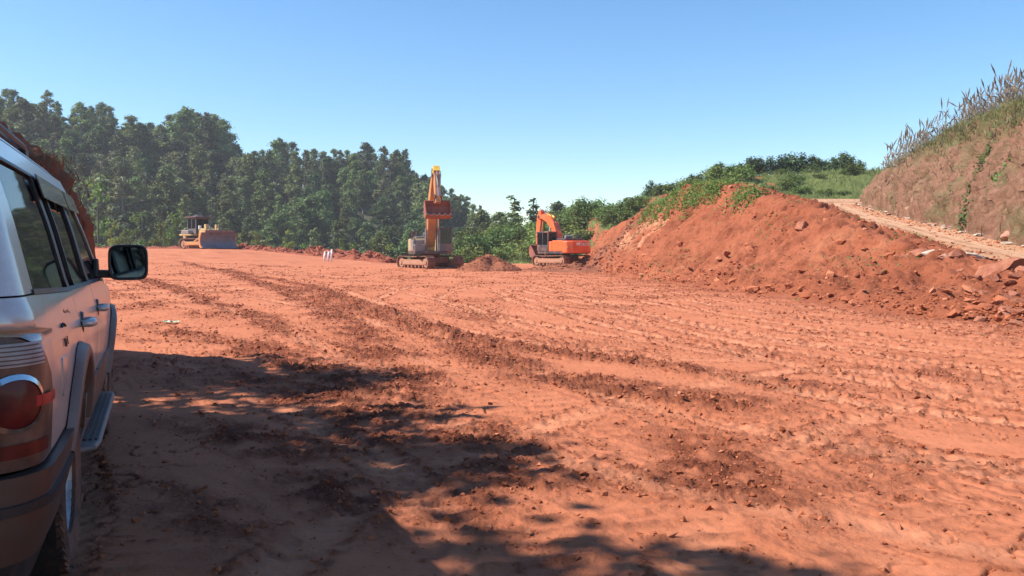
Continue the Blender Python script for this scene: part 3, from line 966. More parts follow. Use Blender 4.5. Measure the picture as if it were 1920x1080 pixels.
heap('soil_heap', 'rubbly spill of red clods in front of the orange excavator', x + .4, y + 3, lambda a, b: np.clip(1 - (np.abs(a) ** 2.2 + b * b) ** .6, 0, 1) * np.clip(.6 + perlin(a * 4, b * 3 + 9), .1, 1.1), 1600, .055, M['heap'], 21, 5.0, 5.0, .3, .7)

# ---------------------------------------------------------------- vegetation
def leafmat(name, c1, c2, trans=.25, ns=.25):
    m, n, l, b = mat(name)
    oi = n.new('ShaderNodeObjectInfo')
    t = attr(n, 'tint')
    r = ramp(n, [(0.0, c1), (1.0, c2)]); l.new(t, r.inputs[0])
    hs = n.new('ShaderNodeHueSaturation')
    mr = n.new('ShaderNodeMapRange'); mr.inputs[3].default_value = .55; mr.inputs[4].default_value = 1.45
    l.new(oi.outputs['Random'], mr.inputs[0]); l.new(mr.outputs[0], hs.inputs['Value'])
    mr2 = n.new('ShaderNodeMapRange'); mr2.inputs[3].default_value = .468; mr2.inputs[4].default_value = .528
    ml = n.new('ShaderNodeMath'); ml.operation = 'FRACT'; mm = n.new('ShaderNodeMath'); mm.operation = 'MULTIPLY'; mm.inputs[1].default_value = 7.13
    l.new(oi.outputs['Random'], mm.inputs[0]); l.new(mm.outputs[0], ml.inputs[0]); l.new(ml.outputs[0], mr2.inputs[0]); l.new(mr2.outputs[0], hs.inputs['Hue'])
    l.new(r.outputs[0], hs.inputs['Color'])
    l.new(hs.outputs[0], b.inputs['Base Color'])
    b.inputs['Roughness'].default_value = .6
    b.inputs['Specular IOR Level'].default_value = .3
    tr = n.new('ShaderNodeBsdfTranslucent'); l.new(hs.outputs[0], tr.inputs['Color'])
    mx = n.new('ShaderNodeMixShader'); mx.inputs[0].default_value = trans
    l.new(b.outputs[0], mx.inputs[1]); l.new(tr.outputs[0], mx.inputs[2])
    l.new(mx.outputs[0], n['Material Output'].inputs['Surface'])
    return m
M['euc'] = leafmat('eucalyptus leaves', (.078, .108, .028), (.195, .240, .072))
M['euc2'] = leafmat('grey olive leaves', (.095, .115, .042), (.215, .235, .095))
M['dark'] = leafmat('dark leaves', (.052, .088, .024), (.140, .195, .052))
M['lime'] = leafmat('fresh leaves', (.085, .135, .024), (.23, .31, .065), .35)
M['mid'] = leafmat('bush leaves', (.075, .120, .024), (.20, .265, .065), .3)
M['orch'] = leafmat('orchard leaves', (.032, .060, .018), (.095, .150, .045), .2)
M['dry'] = leafmat('dry leaves', (.10, .075, .03), (.20, .16, .075), .25)
M['bark'] = simple('pale bark', (.22, .19, .155), .9, 0, .3, 2.0)
M['barkd'] = simple('dark bark', (.075, .06, .045), .9, 0, .3, 2.0)

def cards(C, N, size, tint, asp=.55):
    """diamond leaf faces at C facing N"""
    n = len(C)
    N = N / (np.linalg.norm(N, axis=1)[:, None] + 1e-9)
    a = rng.normal(size=(n, 3)); a -= N * (a * N).sum(1)[:, None]; a /= np.linalg.norm(a, axis=1)[:, None]
    b = np.cross(N, a)
    s = size[:, None]
    Vv = np.stack([C + a * s, C + b * s * asp + N * s * .15, C - a * s, C - b * s * asp + N * s * .15], 1).reshape(-1, 3)
    Ff = np.arange(4 * n).reshape(n, 4)
    return Vv, Ff, np.repeat(tint, 4)
def crown_pts(cl, per, up=.35):
    """points in a shell of each clump (x,y,z,rx,rz)"""
    C, N, T = [], [], []
    for k, (x, y, z, rx, rz) in enumerate(cl):
        n = max(6, int(per * rx * rx))
        d = rng.normal(size=(n, 3)); d /= np.linalg.norm(d, axis=1)[:, None]
        d[:, 2] = np.where(d[:, 2] < -.6, -d[:, 2], d[:, 2])
        r = np.abs(rng.normal(.72, .34, n))[:, None]
        C.append(np.array([x, y, z]) + d * r * [rx, rx, rz])
        N.append(d + rng.normal(0, .55, (n, 3)) + [0, 0, up])
        T.append(np.clip(rng.normal(.45, .22, n) + rng.normal(0, .12), 0, 1))
    return np.vstack(C), np.vstack(N), np.concatenate(T)
def tree_proto(name, h, cl, per, ls, lm, bm_, trunk_r, limbs=True, bend=.0, asp=.55):
    root = empty(name)
    C, N, T = crown_pts(cl, per)
    s = ls * rng.uniform(.6, 1.35, len(C))
    Vv, Ff, Tt = cards(C, N, s, T, asp)
    t = MB()
    top = max(c[2] for c in cl)
    pts = [(bend * math.sin(k / 5 * 2.2) * h * .06, bend * .4 * k / 5, top * k / 5) for k in range(6)]
    pts[0] = (pts[0][0], pts[0][1], -.6)
    t.tube(pts, [trunk_r * (1.15 - .17 * k) for k in range(6)], 6)
    if limbs:
        for (x, y, z, rx, rz) in cl:
            zz = max(.15 * h, z - rx * 1.3 - .3)
            f = min(zz / top, 1) * 5
            i = int(min(f, 4)); q = lerp(np.array(pts[i]), np.array(pts[i + 1]), f - i)
            t.tube([tuple(q), (lerp(q[0], x, .55), lerp(q[1], y, .55), lerp(zz, z, .4)), (x, y, z + rz * .3)], [trunk_r * .42, trunk_r * .28, trunk_r * .1], 4)
    t.build('trunk', bm_, root, smooth=True)
    link_mesh('crown', np_mesh('crown', Vv, Ff, {'tint': Tt}), lm, root)
    return root
def euc_clumps(h, w, n, z0=.38):
    cl = []
    for k in range(n):
        z = h * (z0 + (1 - z0) * (k + .5) / n)
        prof = math.sin(math.pi * min(1, ((z / h - z0) / (1 - z0)) * .80 + .18)) ** .8
        r = w * prof * random.uniform(.35, 1.0); a = random.uniform(0, 6.28) + k * 2.4
        rx = w * random.uniform(.22, .44) * (.6 + .5 * prof)
        cl.append((math.cos(a) * r, math.sin(a) * r, z - rx * .3, rx, rx * random.uniform(.7, 1.0)))
    for q in range(3): cl.append((random.uniform(-.35, .35) * w, random.uniform(-.35, .35) * w, h - w * random.uniform(.35, .9), w * random.uniform(.26, .4), w * random.uniform(.3, .45)))
    return cl
PROT = {}
for k in range(5):
    PROT['euc%d' % k] = tree_proto('eucalyptus_tree', 17, euc_clumps(17, [2.2, 2.7, 3.1, 2.5, 1.9][k], 40, [.2, .3, .25, .12, .35][k]), 120, .27, M['euc'], M['bark'], .22, bend=random.uniform(-1, 1))
for k in range(4):
    PROT['oli%d' % k] = tree_proto('eucalyptus_tree', 14, euc_clumps(14, [2.6, 3.2, 2.9, 2.2][k], 38, [.12, .25, .05, .3][k]), 110, .27, M['euc2'], M['bark'], .2, bend=random.uniform(-1, 1))
for k in range(4):
    PROT['drk%d' % k] = tree_proto('broadleaf_tree', 13, euc_clumps(13, [2.8, 3.4, 3.0, 3.7][k], 38, [.1, .05, .2, .1][k]), 105, .28, M['dark'], M['barkd'], .22)
def conif(h, w):
    return [(random.uniform(-.15, .15) * w, random.uniform(-.15, .15) * w, h * (.12 + .88 * k / 11), w * (1.0 - .85 * k / 11) * .75 + .15, .55) for k in range(12)]
for k in range(2):
    PROT['con%d' % k] = tree_proto('conifer_tree', 12, conif(12, 2.0), 190, .24, M['dark'], M['barkd'], .18, False)
USED = {}
def place(kind, loc, s, label, cat, group, rz=None, sxy=1.0):
    p = PROT[kind]
    o = p if kind not in USED else copy_tree(p)
    USED[kind] = 1
    o.location = loc
    o.scale = (s * sxy, s * sxy, s)
    o.rotation_euler = (0, 0, random.uniform(0, 6.28) if rz is None else rz)
    tag(o, label, cat, group)
    return o
def hz(x, y): return float(hill_z(np.array([x]), np.array([y]))[0])
# the wood on the hillside
GF = 'trees of the wood on the hillside'
LAB = {'euc': 'green eucalyptus', 'oli': 'grey olive eucalyptus', 'drk': 'dark broadleaf tree'}
cnt = 0
rows = [(d, 4.1) for d in (124, 131, 138, 145, 152, 159, 166, 173, 180, 187, 194, 201, 208, 215, 222, 229)]
for d, sp in rows:
    px0, px1 = -60, 960
    step = sp / d * FPX * (1.0 if d < 200 else .88)
    px = px0 + random.uniform(0, step)
    while px < px1:
        q = px + random.uniform(-.3, .3) * step
        dd = d + random.uniform(-3.5, 3.5)
        px += step
        x, y = dd * math.sin(math.atan((q - 960) / FPX)), dd * math.cos(math.atan((q - 960) / FPX))
        z = hz(x, y)
        if d > 175 and z < -3.5 and q > 900: continue
        s = random.uniform(.66, 1.16)
        if q > 800: s *= lerp(.95, .62, min(1, (q - 800) / 140))
        s *= .70
        if 610 < q < 695 and 135 < d < 178 and random.random() < .6: s *= .45
        if q < 460 and d < 190 and random.random() < .5: kd = 'oli'
        else: kd = random.choices(['euc', 'oli', 'drk'], [.34, .16, .50])[0]
        if d > 205: kd = random.choices(['euc', 'drk'], [.72, .28])[0]
        if 330 < q < 425 and d > 200: s = random.uniform(.86, .96); kd = 'euc'
        elif kd == 'euc': s *= 1.02
        k = random.randrange(5 if kd == 'euc' else 4)
        zx = ['behind the car roof', 'just right of the car roof', 'above the car mirror', 'left of the bulldozer', 'behind the bulldozer', 'just right of the bulldozer', 'left of the white pipes', 'behind the white pipes', 'right of the white pipes', 'left of the yellow excavator', 'behind the yellow boom'][int(np.searchsorted([90, 180, 270, 340, 440, 520, 590, 650, 720, 790], q))]
        kadj = {'euc': ['slim ', '', 'broad ', 'low-crowned ', 'thin '], 'oli': ['', 'broad ', 'bushy ', 'slim '], 'drk': ['', 'broad ', 'high-crowned ', 'spreading ']}[kd][k]
        zy = 'at the foot of the wood' if d < 140 else ('low on the wood' if d < 160 else ('halfway up the wood' if d < 200 else 'on the wood skyline'))
        place(kd + str(k), (x, y, z - .4), s, kadj + LAB[kd] + ' ' + zy + ', ' + zx, 'tree', GF, sxy=random.uniform(1.0, 1.35))
        cnt += 1
print('forest trees', cnt)
# darker trees on the gap of the skyline
for px, top, Y, kd, lab in [(965, 372, 118, 'con0', 'pointed dark conifer rising highest in the gap between the excavators'),
                            (1000, 378, 120, 'con1', 'dark conifer just right of the tallest one between the excavators'),
                            (938, 398, 122, 'euc1', 'loose dark tree left of the conifers between the excavators'),
                            (1046, 378, 125, 'oli1', 'broad rounded grey green tree behind the orange excavator boom'),
                            (1020, 400, 123, 'drk1', 'dark tree in front of the rounded one behind the orange boom'),
                            (905, 395, 128, 'euc2', 'grey green tree at the right end of the wood'),
                            (1075, 405, 124, 'drk2', 'low dark tree behind the orange excavator counterweight')]:
    p = at(px, top, Y)
    hgt = {'con': 12, 'euc': 17, 'oli': 14, 'drk': 13}[kd[:3]]
    s = .85 if kd[:3] != 'oli' else .62
    if kd[:3] == 'euc': s = .6
    place(kd, (p.x, Y, p.z - hgt * s), s, lab, 'tree', None, sxy=1.9 if kd[:3] == 'con' else 1.25)

# leafy shrubs
def bush_clumps(h, w, n):
    cl = []
    for k in range(n):
        a = random.uniform(0, 6.28); r = w * random.random() ** .6 * .75
        z = h * random.uniform(.15, .82) * (1 - .35 * (r / w))
        rx = w * random.uniform(.28, .45)
        cl.append((math.cos(a) * r, math.sin(a) * r, z, rx, rx * .85))
    return cl
for k in range(3):
    PROT['lim%d' % k] = tree_proto('young_tree', 4.5, bush_clumps(4.6, 1.7, 11) + [(0, 0, 4.1, .7, .8)], 120, .17, M['lime'], M['barkd'], .08)
    PROT['bus%d' % k] = tree_proto('bush', 2.2, bush_clumps(2.3, 1.6, 12), 150, .13, M['mid'], M['barkd'], .05)
    PROT['orc%d' % k] = tree_proto('orchard_tree', 2.6, bush_clumps(2.7, 1.25, 20) + [(0, 0, 2.2, .55, .5), (0, 0, 1.2, .9, .9)], 200, .12, M['orch'], M['barkd'], .07)
PROT['bri0'] = tree_proto('bush', 1.0, bush_clumps(1.1, .8, 9), 420, .06, M['lime'], M['barkd'], .03)
i = 0
for px, top, Y, lab in [(215, 415, 97, 'fresh green young tree beside the car mirror at the lot edge'), (255, 398, 99, 'bright green young tree right of the car mirror'),
                        (300, 412, 98, 'bright green shrub just left of the bulldozer'), (330, 395, 103, 'tall fresh green tree behind the bulldozer cab'),
                        (182, 330, 106, 'yellowish green tree rising beside the car roof'), (235, 425, 94, 'low bright shrub between the car mirror and bulldozer')]:
    p = at(px, top, Y)
    s = 1.35 if px == 182 else (1.25 if top < 400 else 1.0)
    base = hz(p.x, Y) if Y > 110 else max(-6.5, gz(p.x, Y))
    hgt = p.z - base
    s = hgt / 4.9
    place('lim%d' % (i % 3), (p.x, Y, base), s, lab, 'tree', None, sxy=.8 if s > 1.4 else 1)
    i += 1
for px, top, Y in [(430, 455, 96), (450, 448, 97), (480, 452, 96), (505, 460, 97), (540, 462, 95), (640, 460, 93), (660, 455, 95), (570, 455, 99), (600, 458, 98), (700, 452, 95), (730, 455, 93)]:
    p = at(px, top, Y); base = gz(p.x, Y); s = max(.5, (p.z - base) / 4.9)
    place('lim%d' % (i % 3), (p.x, Y, base), s, 'small green shrub peeping over the lot edge behind the earth berm', 'bush', 'shrubs along the lot edge', sxy=.9)
    i += 1
# bushes on the bank behind the excavators
for k in range(46):
    px = random.uniform(852, 1120)
    tt = random.random()
    x = (px - 960) / FPX * 90
    yb = float(tab(x, *KB)); Y = yb + lerp(1.0, 14, tt)
    x = (px - 960) / FPX * Y
    s = random.uniform(.75, 1.35)
    place('bus%d' % (k % 3), (x, Y, surf(x, Y) - .15), s, 'leafy green bush ' + ('high' if tt > .66 else ('midway' if tt > .33 else 'low')) + ' on the overgrown bank ' + ('right of the yellow excavator' if px < 905 else ('above the brown soil heap' if px < 960 else ('left of the orange excavator' if px < 1010 else ('behind the orange boom' if px < 1060 else 'behind the orange counterweight')))), 'bush', 'bushes on the bank', sxy=1.1)
for k in range(30):
    px = lerp(1110, 1400, random.random())
    x = (px - 960) / FPX * 85
    yb = float(tab(x, *KB)); Y = yb + lerp(3, 11.5, random.random())
    x = (px - 960) / FPX * Y
    place('bus%d' % (k % 3), (x, Y, surf(x, Y) - .2), random.uniform(.45, .9), 'low green bush on the grassy rise ' + ('behind the orange excavator' if px < 1170 else ('left of the ribbed cut' if px < 1250 else ('behind the earth peak' if px < 1340 else 'right of the earth peak'))) + (', higher up' if Y > yb + 7 else ', lower down'), 'bush', 'bushes on the grassy rise', sxy=1.3)
for k in range(20):
    px = lerp(1370, 1610, random.random())
    x = (px - 960) / FPX * 76
    yb = float(tab(x, *KB)); fr = random.random(); Y = yb + lerp(1.5, 11, fr)
    x = (px - 960) / FPX * Y
    place('bus%d' % (k % 3), (x, Y, surf(x, Y) - .15), random.uniform(.2, .5), ('low olive scrub bush near the crest below the orchard' if fr > .5 else 'low olive scrub bush near the bend of the haul road') + (', left part' if px < 1480 else ', right part'), 'bush', 'scrub below the orchard', sxy=1.6)
# orchard rows on the skyline
for k, (px, top) in enumerate([(1112, 380), (1128, 388), (1196, 362), (1222, 338), (1238, 340), (1262, 342), (1280, 348), (1296, 325), (1312, 322), (1330, 312), (1352, 300), (1370, 312), (1388, 306), (1405, 292), (1424, 290), (1444, 288), (1464, 290), (1486, 284), (1505, 286), (1524, 290), (1545, 296), (1562, 290), (1580, 284), (1598, 290), (1612, 296), (1175, 378), (1150, 386), (1210, 350), (1342, 306), (1415, 296), (1475, 288), (1534, 292), (1588, 286)]):
    x0 = (px - 960) / FPX * 88
    Y = float(tab(x0, *KB)) + float(np.interp(x0, [-10, 5, 20], [16, 13, 11])) + random.uniform(.5, 3.5)
    p = at(px, top + random.uniform(-2, 4), Y)
    base = surf(p.x, Y)
    s = float(np.clip((p.z - base) / 2.75, .55, 1.6))
    place('orc%d' % (k % 3), (p.x, Y, p.z - 2.75 * s), s, 'dark orchard tree on the skyline ' + ('at the far left end of the row' if px < 1160 else ('in the isolated clump left of the earth peak' if px < 1285 else ('above the earth peak' if px < 1360 else ('just right of the earth peak' if px < 1430 else ('above the bend of the haul road' if px < 1520 else 'beside the cut face'))))), 'tree', 'orchard trees on the skyline', sxy=1.15)

# ---- grasses
def blades(P, h, wd, lean, name, m, seg=2):
    n = len(P)
    a = rng.uniform(0, 6.28, n); d = np.stack([np.cos(a), np.sin(a), 0 * a], 1)
    ld = rng.uniform(0, 6.28, n); L = np.stack([np.cos(ld), np.sin(ld), 0 * ld], 1) * (lean * rng.uniform(.2, 1.4, n) * h)[:, None]
    up = np.array([0, 0, 1.0])
    b0 = P - d * wd[:, None]; b1 = P + d * wd[:, None]
    mdl = P + L * .35 + up * (h * .6)[:, None]
    tip = P + L + up * h[:, None]
    m0 = mdl - d * wd[:, None] * .8; m1 = mdl + d * wd[:, None] * .8
    Vv = np.stack([b0, b1, m1, m0, tip], 1).reshape(-1, 3)
    k = 5 * np.arange(n)[:, None]
    F3 = np.concatenate([k + [0, 1, 2], k + [0, 2, 3], k + [3, 2, 4]], 0)
    T = np.repeat(np.clip(rng.normal(.5, .25, n), 0, 1), 5)
    return np_mesh(name, Vv, F3, {'tint': T})
M['grass'] = leafmat('grass', (.085, .110, .030), (.20, .225, .075), .3)
M['strw'] = leafmat('dry grass', (.13, .115, .05), (.25, .22, .11), .3)
M['reed'] = leafmat('dry reeds', (.34, .25, .17), (.52, .40, .28), .4)
def sample(maskf, n, wfun=None):
    idx = np.nonzero(maskf & (np.abs(np.degrees(A.ravel())) < 36))[0]
    pr = area[idx] * (1 if wfun is None else wfun(V[idx])); pr = pr / pr.sum()
    pk = rng.choice(idx, n, p=pr)
    Pq = V[pk].copy(); Pq += rng.normal(0, .12, Pq.shape) * [1, 1, 0]
    Pq[:, 2] -= .05
    return Pq
P = sample(is_bank & (Rr.ravel() < 108), 42000)
tl = .5 + .5 * S(.5 + 1.4 * perlin(P[:, 0] * .25, P[:, 1] * .25))
o = link_mesh('grass', blades(P, rng.uniform(.18, .6, len(P)) * tl, np.full(len(P), .028), .8, 'grass', M['grass']), M['grass'])
tag(o, 'rough green grass covering the bank below the orchard', 'grass', None, 'stuff')
veg_top = lambda q: S((q[:, 2] - tab(q[:, 1], [20, 48, 60], [5.9, 6.3, 5.8])) / 1.2) + .02
P = sample(is_cliff & (Rr.ravel() < 66), 24000, veg_top)
o = link_mesh('cliff_grass', blades(P, rng.uniform(.12, .42, len(P)), np.full(len(P), .016), 1.0, 'cliff_grass', M['grass']), M['grass'])
tag(o, 'green grass spilling over the brow of the cut face', 'grass', None, 'stuff')
P = sample(is_cliff & (Rr.ravel() < 66), 6000, lambda q: (.08 + veg_top(q) * .5) * S(.2 + 1.6 * perlin(q[:, 1] * .5, q[:, 2] * .5)))
o = link_mesh('dry_grass', blades(P, rng.uniform(.15, .55, len(P)), np.full(len(P), .02), 1.0, 'dry_grass', M['strw']), M['strw'])
tag(o, 'withered straw coloured grass on the cut face', 'grass', None, 'stuff')
# weeds on the earth peak
wp = np.array([ground_pt(*q) for q in [(1345, 366), (1325, 374), (1300, 378), (1270, 388), (1245, 394), (1222, 402), (1400, 378)]])
def weedw(q):
    d = np.min(np.hypot((q[:, None, 0] - wp[None, :, 0]), (q[:, None, 1] - wp[None, :, 1]) * .6), axis=1)
    return np.exp(-(d / .5) ** 2) + 1e-6
P = sample(is_emb & (V[:, 1] > 34) & (V[:, 1] < 62) & (V[:, 2] > 2.0), 2400, weedw)
def leafy(name, P, hh, size, m):
    C = np.repeat(P, 5, axis=0) + rng.normal(0, 1, (len(P) * 5, 3)) * [.12, .12, 0]
    C[:, 2] += rng.uniform(0, 1, len(C)) ** 1.3 * hh
    Vv, Ff, T = cards(C, rng.normal(0, .6, C.shape) + [-.1, -.2, .8], size * rng.uniform(.6, 1.4, len(C)), np.clip(rng.normal(.5, .25, len(C)), 0, 1), .45)
    return link_mesh(name, np_mesh(name, Vv, Ff, {'tint': T}), m)
M['weed'] = leafmat('fresh weeds', (.11, .17, .03), (.25, .33, .08), .35)
o = leafy('weeds', P, .28, .07, M['weed'])
tag(o, 'fresh green weeds growing on the shoulder of the earth peak', 'weeds', None, 'stuff')
P = sample(is_mound & (V[:, 2] > 1.6), 1500, lambda q: S((perlin(q[:, 0] * .8, q[:, 2] * .8 + 4) + .1) / .4))
o = link_mesh('bank_grass', blades(P, rng.uniform(.03, .11, len(P)), np.full(len(P), .006), 1.6, 'bank_grass', M['strw']), M['strw'])
tag(o, 'withered grass on the dark earth bank behind the car', 'grass', None, 'stuff')
P = sample(((is_emb & (V[:, 1] > 22)) | (is_cliff & (V[:, 2] < 6.5) & (V[:, 2] > 2.5))), 1500, lambda q: S((perlin(q[:, 0] * .35 + 7, q[:, 1] * .35) - .12) / .2))
o = leafy('sparse_weeds', P, .12, .045, M['mid'])
tag(o, 'sparse small weeds dotted over the red slopes', 'weeds', None, 'stuff')
# reed stand on the brow of the cut face
mb_v, mb_f, tt = [], [], []
tmp = MB()
TNT = []
for k in range(520):
    Y_ = random.triangular(34, 62, 44)
    tx = float(tab(Y_, FY, FX)) + 5.0 + random.uniform(.2, 4.5)
    if k > 400:
        Y_ = random.uniform(48, 57); tx = float(tab(Y_, FY, FX)) + random.uniform(2.0, 4.6)
    z = surf(tx, Y_)
    pxx = 960 + FPX * tx / Y_
    gap = math.sin(pxx * .03) + math.sin(pxx * .011 + 1)
    if gap < -.9: continue
    h = random.triangular(.6, 2.6, 1.7)
    lx, ly = random.gauss(.08, .28), random.gauss(0, .22)
    n0 = len(tmp.v)
    tmp.tube([(tx, Y_, z - .1), (tx + lx * .3, Y_ + ly * .3, z + h * .55), (tx + lx, Y_ + ly, z + h * .8)], [.017, .013, .009], 3)
    tmp.tube([(tx + lx, Y_ + ly, z + h * .78), (tx + lx * 1.3, Y_ + ly * 1.3, z + h * .9), (tx + lx * 1.7, Y_ + ly * 1.7, z + h * 1.03)], [.015, .045, .008], 4)
    for q in range(4):
        zz = z + h * random.uniform(.1, .6); an = random.uniform(0, 6.28); ll = random.uniform(.3, .6)
        dx, dy = math.cos(an) * ll, math.sin(an) * ll
        tmp.add([(tx, Y_, zz), (tx + dx * .5 + .02, Y_ + dy * .5, zz + ll * .6), (tx + dx, Y_ + dy, zz + ll * .5), (tx + dx * .5 - .02, Y_ + dy * .5, zz + ll * .52)], [(0, 1, 2, 3)])
    TNT += [random.random()] * (len(tmp.v) - n0)
o = tmp.build('reeds', M['reed'])
at_ = o.data.attributes.new('tint', 'FLOAT', 'POINT'); at_.data.foreach_set('value', np.array(TNT, dtype=np.float32))
tag(o, 'stand of tall withered reeds along the brow of the cut face', 'reeds', None, 'stuff')
# bushes on the cut face
def cliff_spot(px, py):
    x, y = ground_pt(px, py); return x, y, surf(x, y)
x, y, z = cliff_spot(1738, 262)
b_ = place('bri0', (x, y, z - .1), .9, 'yellow green flowering bush on the brow of the cut face', 'bush', None)
x, y, z = cliff_spot(1893, 205)
place('orc0', (x + .5, y + .8, z - .1), .55, 'small dark tree among the reeds at the top right', 'tree', None)
x, y, z = cliff_spot(1604, 330)
place('bus0', (x + .2, y + .8, z - .3), .8, 'dark green bush where the cut face meets the orchard', 'bush', None)
# creepers hanging on the face
def creeper(pts, label, n):
    root = empty('creeper', (0, 0, 0)); tag(root, label, 'creeper')
    W = [Vector(cliff_spot(*p)) for p in pts]
    L = spline([tuple(w_) for w_ in W], 6)
    for q in L: q[2] = surf(q[0], q[1]) + .06
    o_ = root; o_.location = tuple(L[-1])
    Lr = L - L[-1]
    t = MB(); t.tube([tuple(q) for q in Lr], .025, 4); t.build('stem', M['barkd'], root)
    k = rng.integers(0, len(Lr), n)
    C = Lr[k] + rng.normal(0, 1, (n, 3)) * [.13, .13, .16] + [-.14, -.08, .05]
    N = rng.normal(0, .6, (n, 3)) + [-.6, -.4, .5]
    Vv, Ff, T = cards(C, N, rng.uniform(.05, .11, n), np.clip(rng.normal(.4, .2, n), 0, 1), .7)
    link_mesh('leaves', np_mesh('leaves', Vv, Ff, {'tint': T}), M['mid'], root)
creeper([(1885, 255), (1858, 300), (1840, 345), (1822, 390), (1812, 432)], 'long dark green creeper trailing down the middle of the cut face', 900)
creeper([(1918, 305), (1895, 335), (1876, 360)], 'short green creeper near the right edge of the cut face', 350)
# sapling on the earth bank behind the car
x, y = ground_pt(96, 300)
root = empty('sapling', (x, y, surf(x, y) - .05)); tag(root, 'small green sapling growing on the earth bank behind the car', 'sapling')
t = MB()
stems = [((0, 0, 0), (.05, 0, .35), (.12, -.02, .62)), ((0, 0, .1), (-.1, .02, .3), (-.16, 0, .45)), ((0, 0, .05), (.12, .05, .2), (.2, .05, .3))]
for s_ in stems: t.tube(s_, [.012, .009, .004], 4)
t.build('stem', M['barkd'], root)
C = np.vstack([np.array(s_[2]) + rng.normal(0, .085, (46, 3)) for s_ in stems] + [rng.normal(0, .13, (60, 3)) + [0, 0, .2]])
Vv, Ff, T = cards(C, rng.normal(0, .5, C.shape) + [-.2, -.4, .8], rng.uniform(.035, .065, len(C)), rng.uniform(.3, 1, len(C)), .5)
link_mesh('leaves', np_mesh('leaves', Vv, Ff, {'tint': T}), M['lime'], root)
# out-of-view trees: some cast the foreground shade, others are added to dim it
def shade_tree(loc, h, w, n, lab):
    global rng
    random.seed(n * 7 + int(h * 10)); rng = np.random.default_rng(n)
    p = tree_proto('shade_tree', h, euc_clumps(h, w, n, .28), 330, .11, M['dark'], M['barkd'], .16)
    p.location = loc
    tag(p, lab, 'tree')

# ---------------------------------------------------------------- the car on the left
def carpaint():
    m, n, l, b = mat('dusty silver paint')
    b.inputs['Metallic'].default_value = .35
    b.inputs['Roughness'].default_value = .28
    b.inputs['Coat Weight'].default_value = .6
    b.inputs['Coat Roughness'].default_value = .12
    tc = n.new('ShaderNodeTexCoord'); sx = n.new('ShaderNodeSeparateXYZ'); l.new(tc.outputs['Object'], sx.inputs[0])
    t = tex(n, l, 3.0, 8, .7, stretch=(1, 1, .6))
    mr = n.new('ShaderNodeMapRange'); mr.inputs[1].default_value = 1.15; mr.inputs[2].default_value = .35
    l.new(sx.outputs[2], mr.inputs[0])
    ad = n.new('ShaderNodeMath'); ad.operation = 'MULTIPLY_ADD'; ad.inputs[1].default_value = 1.0; l.new(t.outputs[0], ad.inputs[0])
    sb = n.new('ShaderNodeMath'); sb.operation = 'MULTIPLY_ADD'; sb.inputs[1].default_value = .85; sb.inputs[2].default_value = -.46
    l.new(mr.outputs[0], sb.inputs[0]); l.new(sb.outputs[0], ad.inputs[2])
    r = ramp(n, [(.22, 0.0), (.75, .85)]); l.new(ad.outputs[0], r.inputs[0])
    t2 = tex(n, l, 40, 4, .6); r2 = ramp(n, [(.45, (.49, .475, .455)), (.75, (.55, .535, .51))]); l.new(t2.outputs[0], r2.inputs[0])
    c = mixc(n, l, r.outputs[0], r2.outputs[0], (.30, .155, .10))
    l.new(c, b.inputs['Base Color'])
    rr = n.new('ShaderNodeMapRange'); rr.inputs[3].default_value = .28; rr.inputs[4].default_value = .85
    l.new(r.outputs[0], rr.inputs[0]); l.new(rr.outputs[0], b.inputs['Roughness'])
    im = n.new('ShaderNodeMapRange'); im.inputs[3].default_value = .6; im.inputs[4].default_value = .0
    l.new(r.outputs[0], im.inputs[0]); l.new(im.outputs[0], b.inputs['Coat Weight'])
    return m
M['paint'] = carpaint()
M['trim'] = simple('black trim', (.02, .02, .022), .45, 0, .2, 8, (.14, .07, .045), .15)
M['rubber'] = simple('tyre rubber', (.025, .024, .023), .85, 0, .2, 6, (.22, .095, .055), .6)
M['bumper'] = simple('mud splashed bumper', (.065, .054, .048), .5, 0, .25, 4, (.085, .038, .024), .6, coat=.1)
M['cladding'] = simple('dusty lower cladding', (.15, .138, .13), .5, 0, .2, 4, (.16, .075, .047), .55)
M['alloy'] = simple('dusty alloy', (.45, .44, .43), .4, .7, .15, 6, (.28, .14, .09), .5)
M['chrome'] = simple('chrome ring', (.7, .7, .7), .18, 1.0)
M['dirtyboard'] = simple('dirty metal', (.16, .155, .15), .5, .3, .25, 5, (.26, .13, .085), .55)
M['seat'] = simple('dark seat cloth', (.06, .06, .065), .9)
def glassmat(name, tint, tr):
    m, n, l, b = mat(name)
    b.inputs['Base Color'].default_value = (.012, .014, .016, 1)
    b.inputs['Roughness'].default_value = .04
    b.inputs['IOR'].default_value = 1.6
    t = n.new('ShaderNodeBsdfTransparent'); t.inputs[0].default_value = (*tint, 1)
    mx = n.new('ShaderNodeMixShader'); mx.inputs[0].default_value = tr
    l.new(b.outputs[0], mx.inputs[1]); l.new(t.outputs[0], mx.inputs[2])
    l.new(mx.outputs[0], n['Material Output'].inputs['Surface'])
    return m
M['glass'] = glassmat('tinted window glass', (.35, .38, .38), .30)
def lens(name, c1, c2, scale=9):
    m, n, l, b = mat(name)
    t = tex(n, l, scale, 5, .65); r = ramp(n, [(.35, c1), (.7, c2)]); l.new(t.outputs[0], r.inputs[0]); l.new(r.outputs[0], b.inputs['Base Color'])
    b.inputs['Roughness'].default_value = .35; b.inputs['Specular IOR Level'].default_value = .3; b.inputs['Coat Weight'].default_value = .12; b.inputs['Coat Roughness'].default_value = .08
    return m
M['lens_red'] = lens('red lamp lens', (.05, .003, .005), (.13, .008, .010))
M['lens_bright'] = lens('bright red lens', (.30, .012, .02), (.45, .02, .03))
M['lens_dark'] = lens('smoked dusty lamp lens', (.06, .032, .026), (.16, .10, .08))
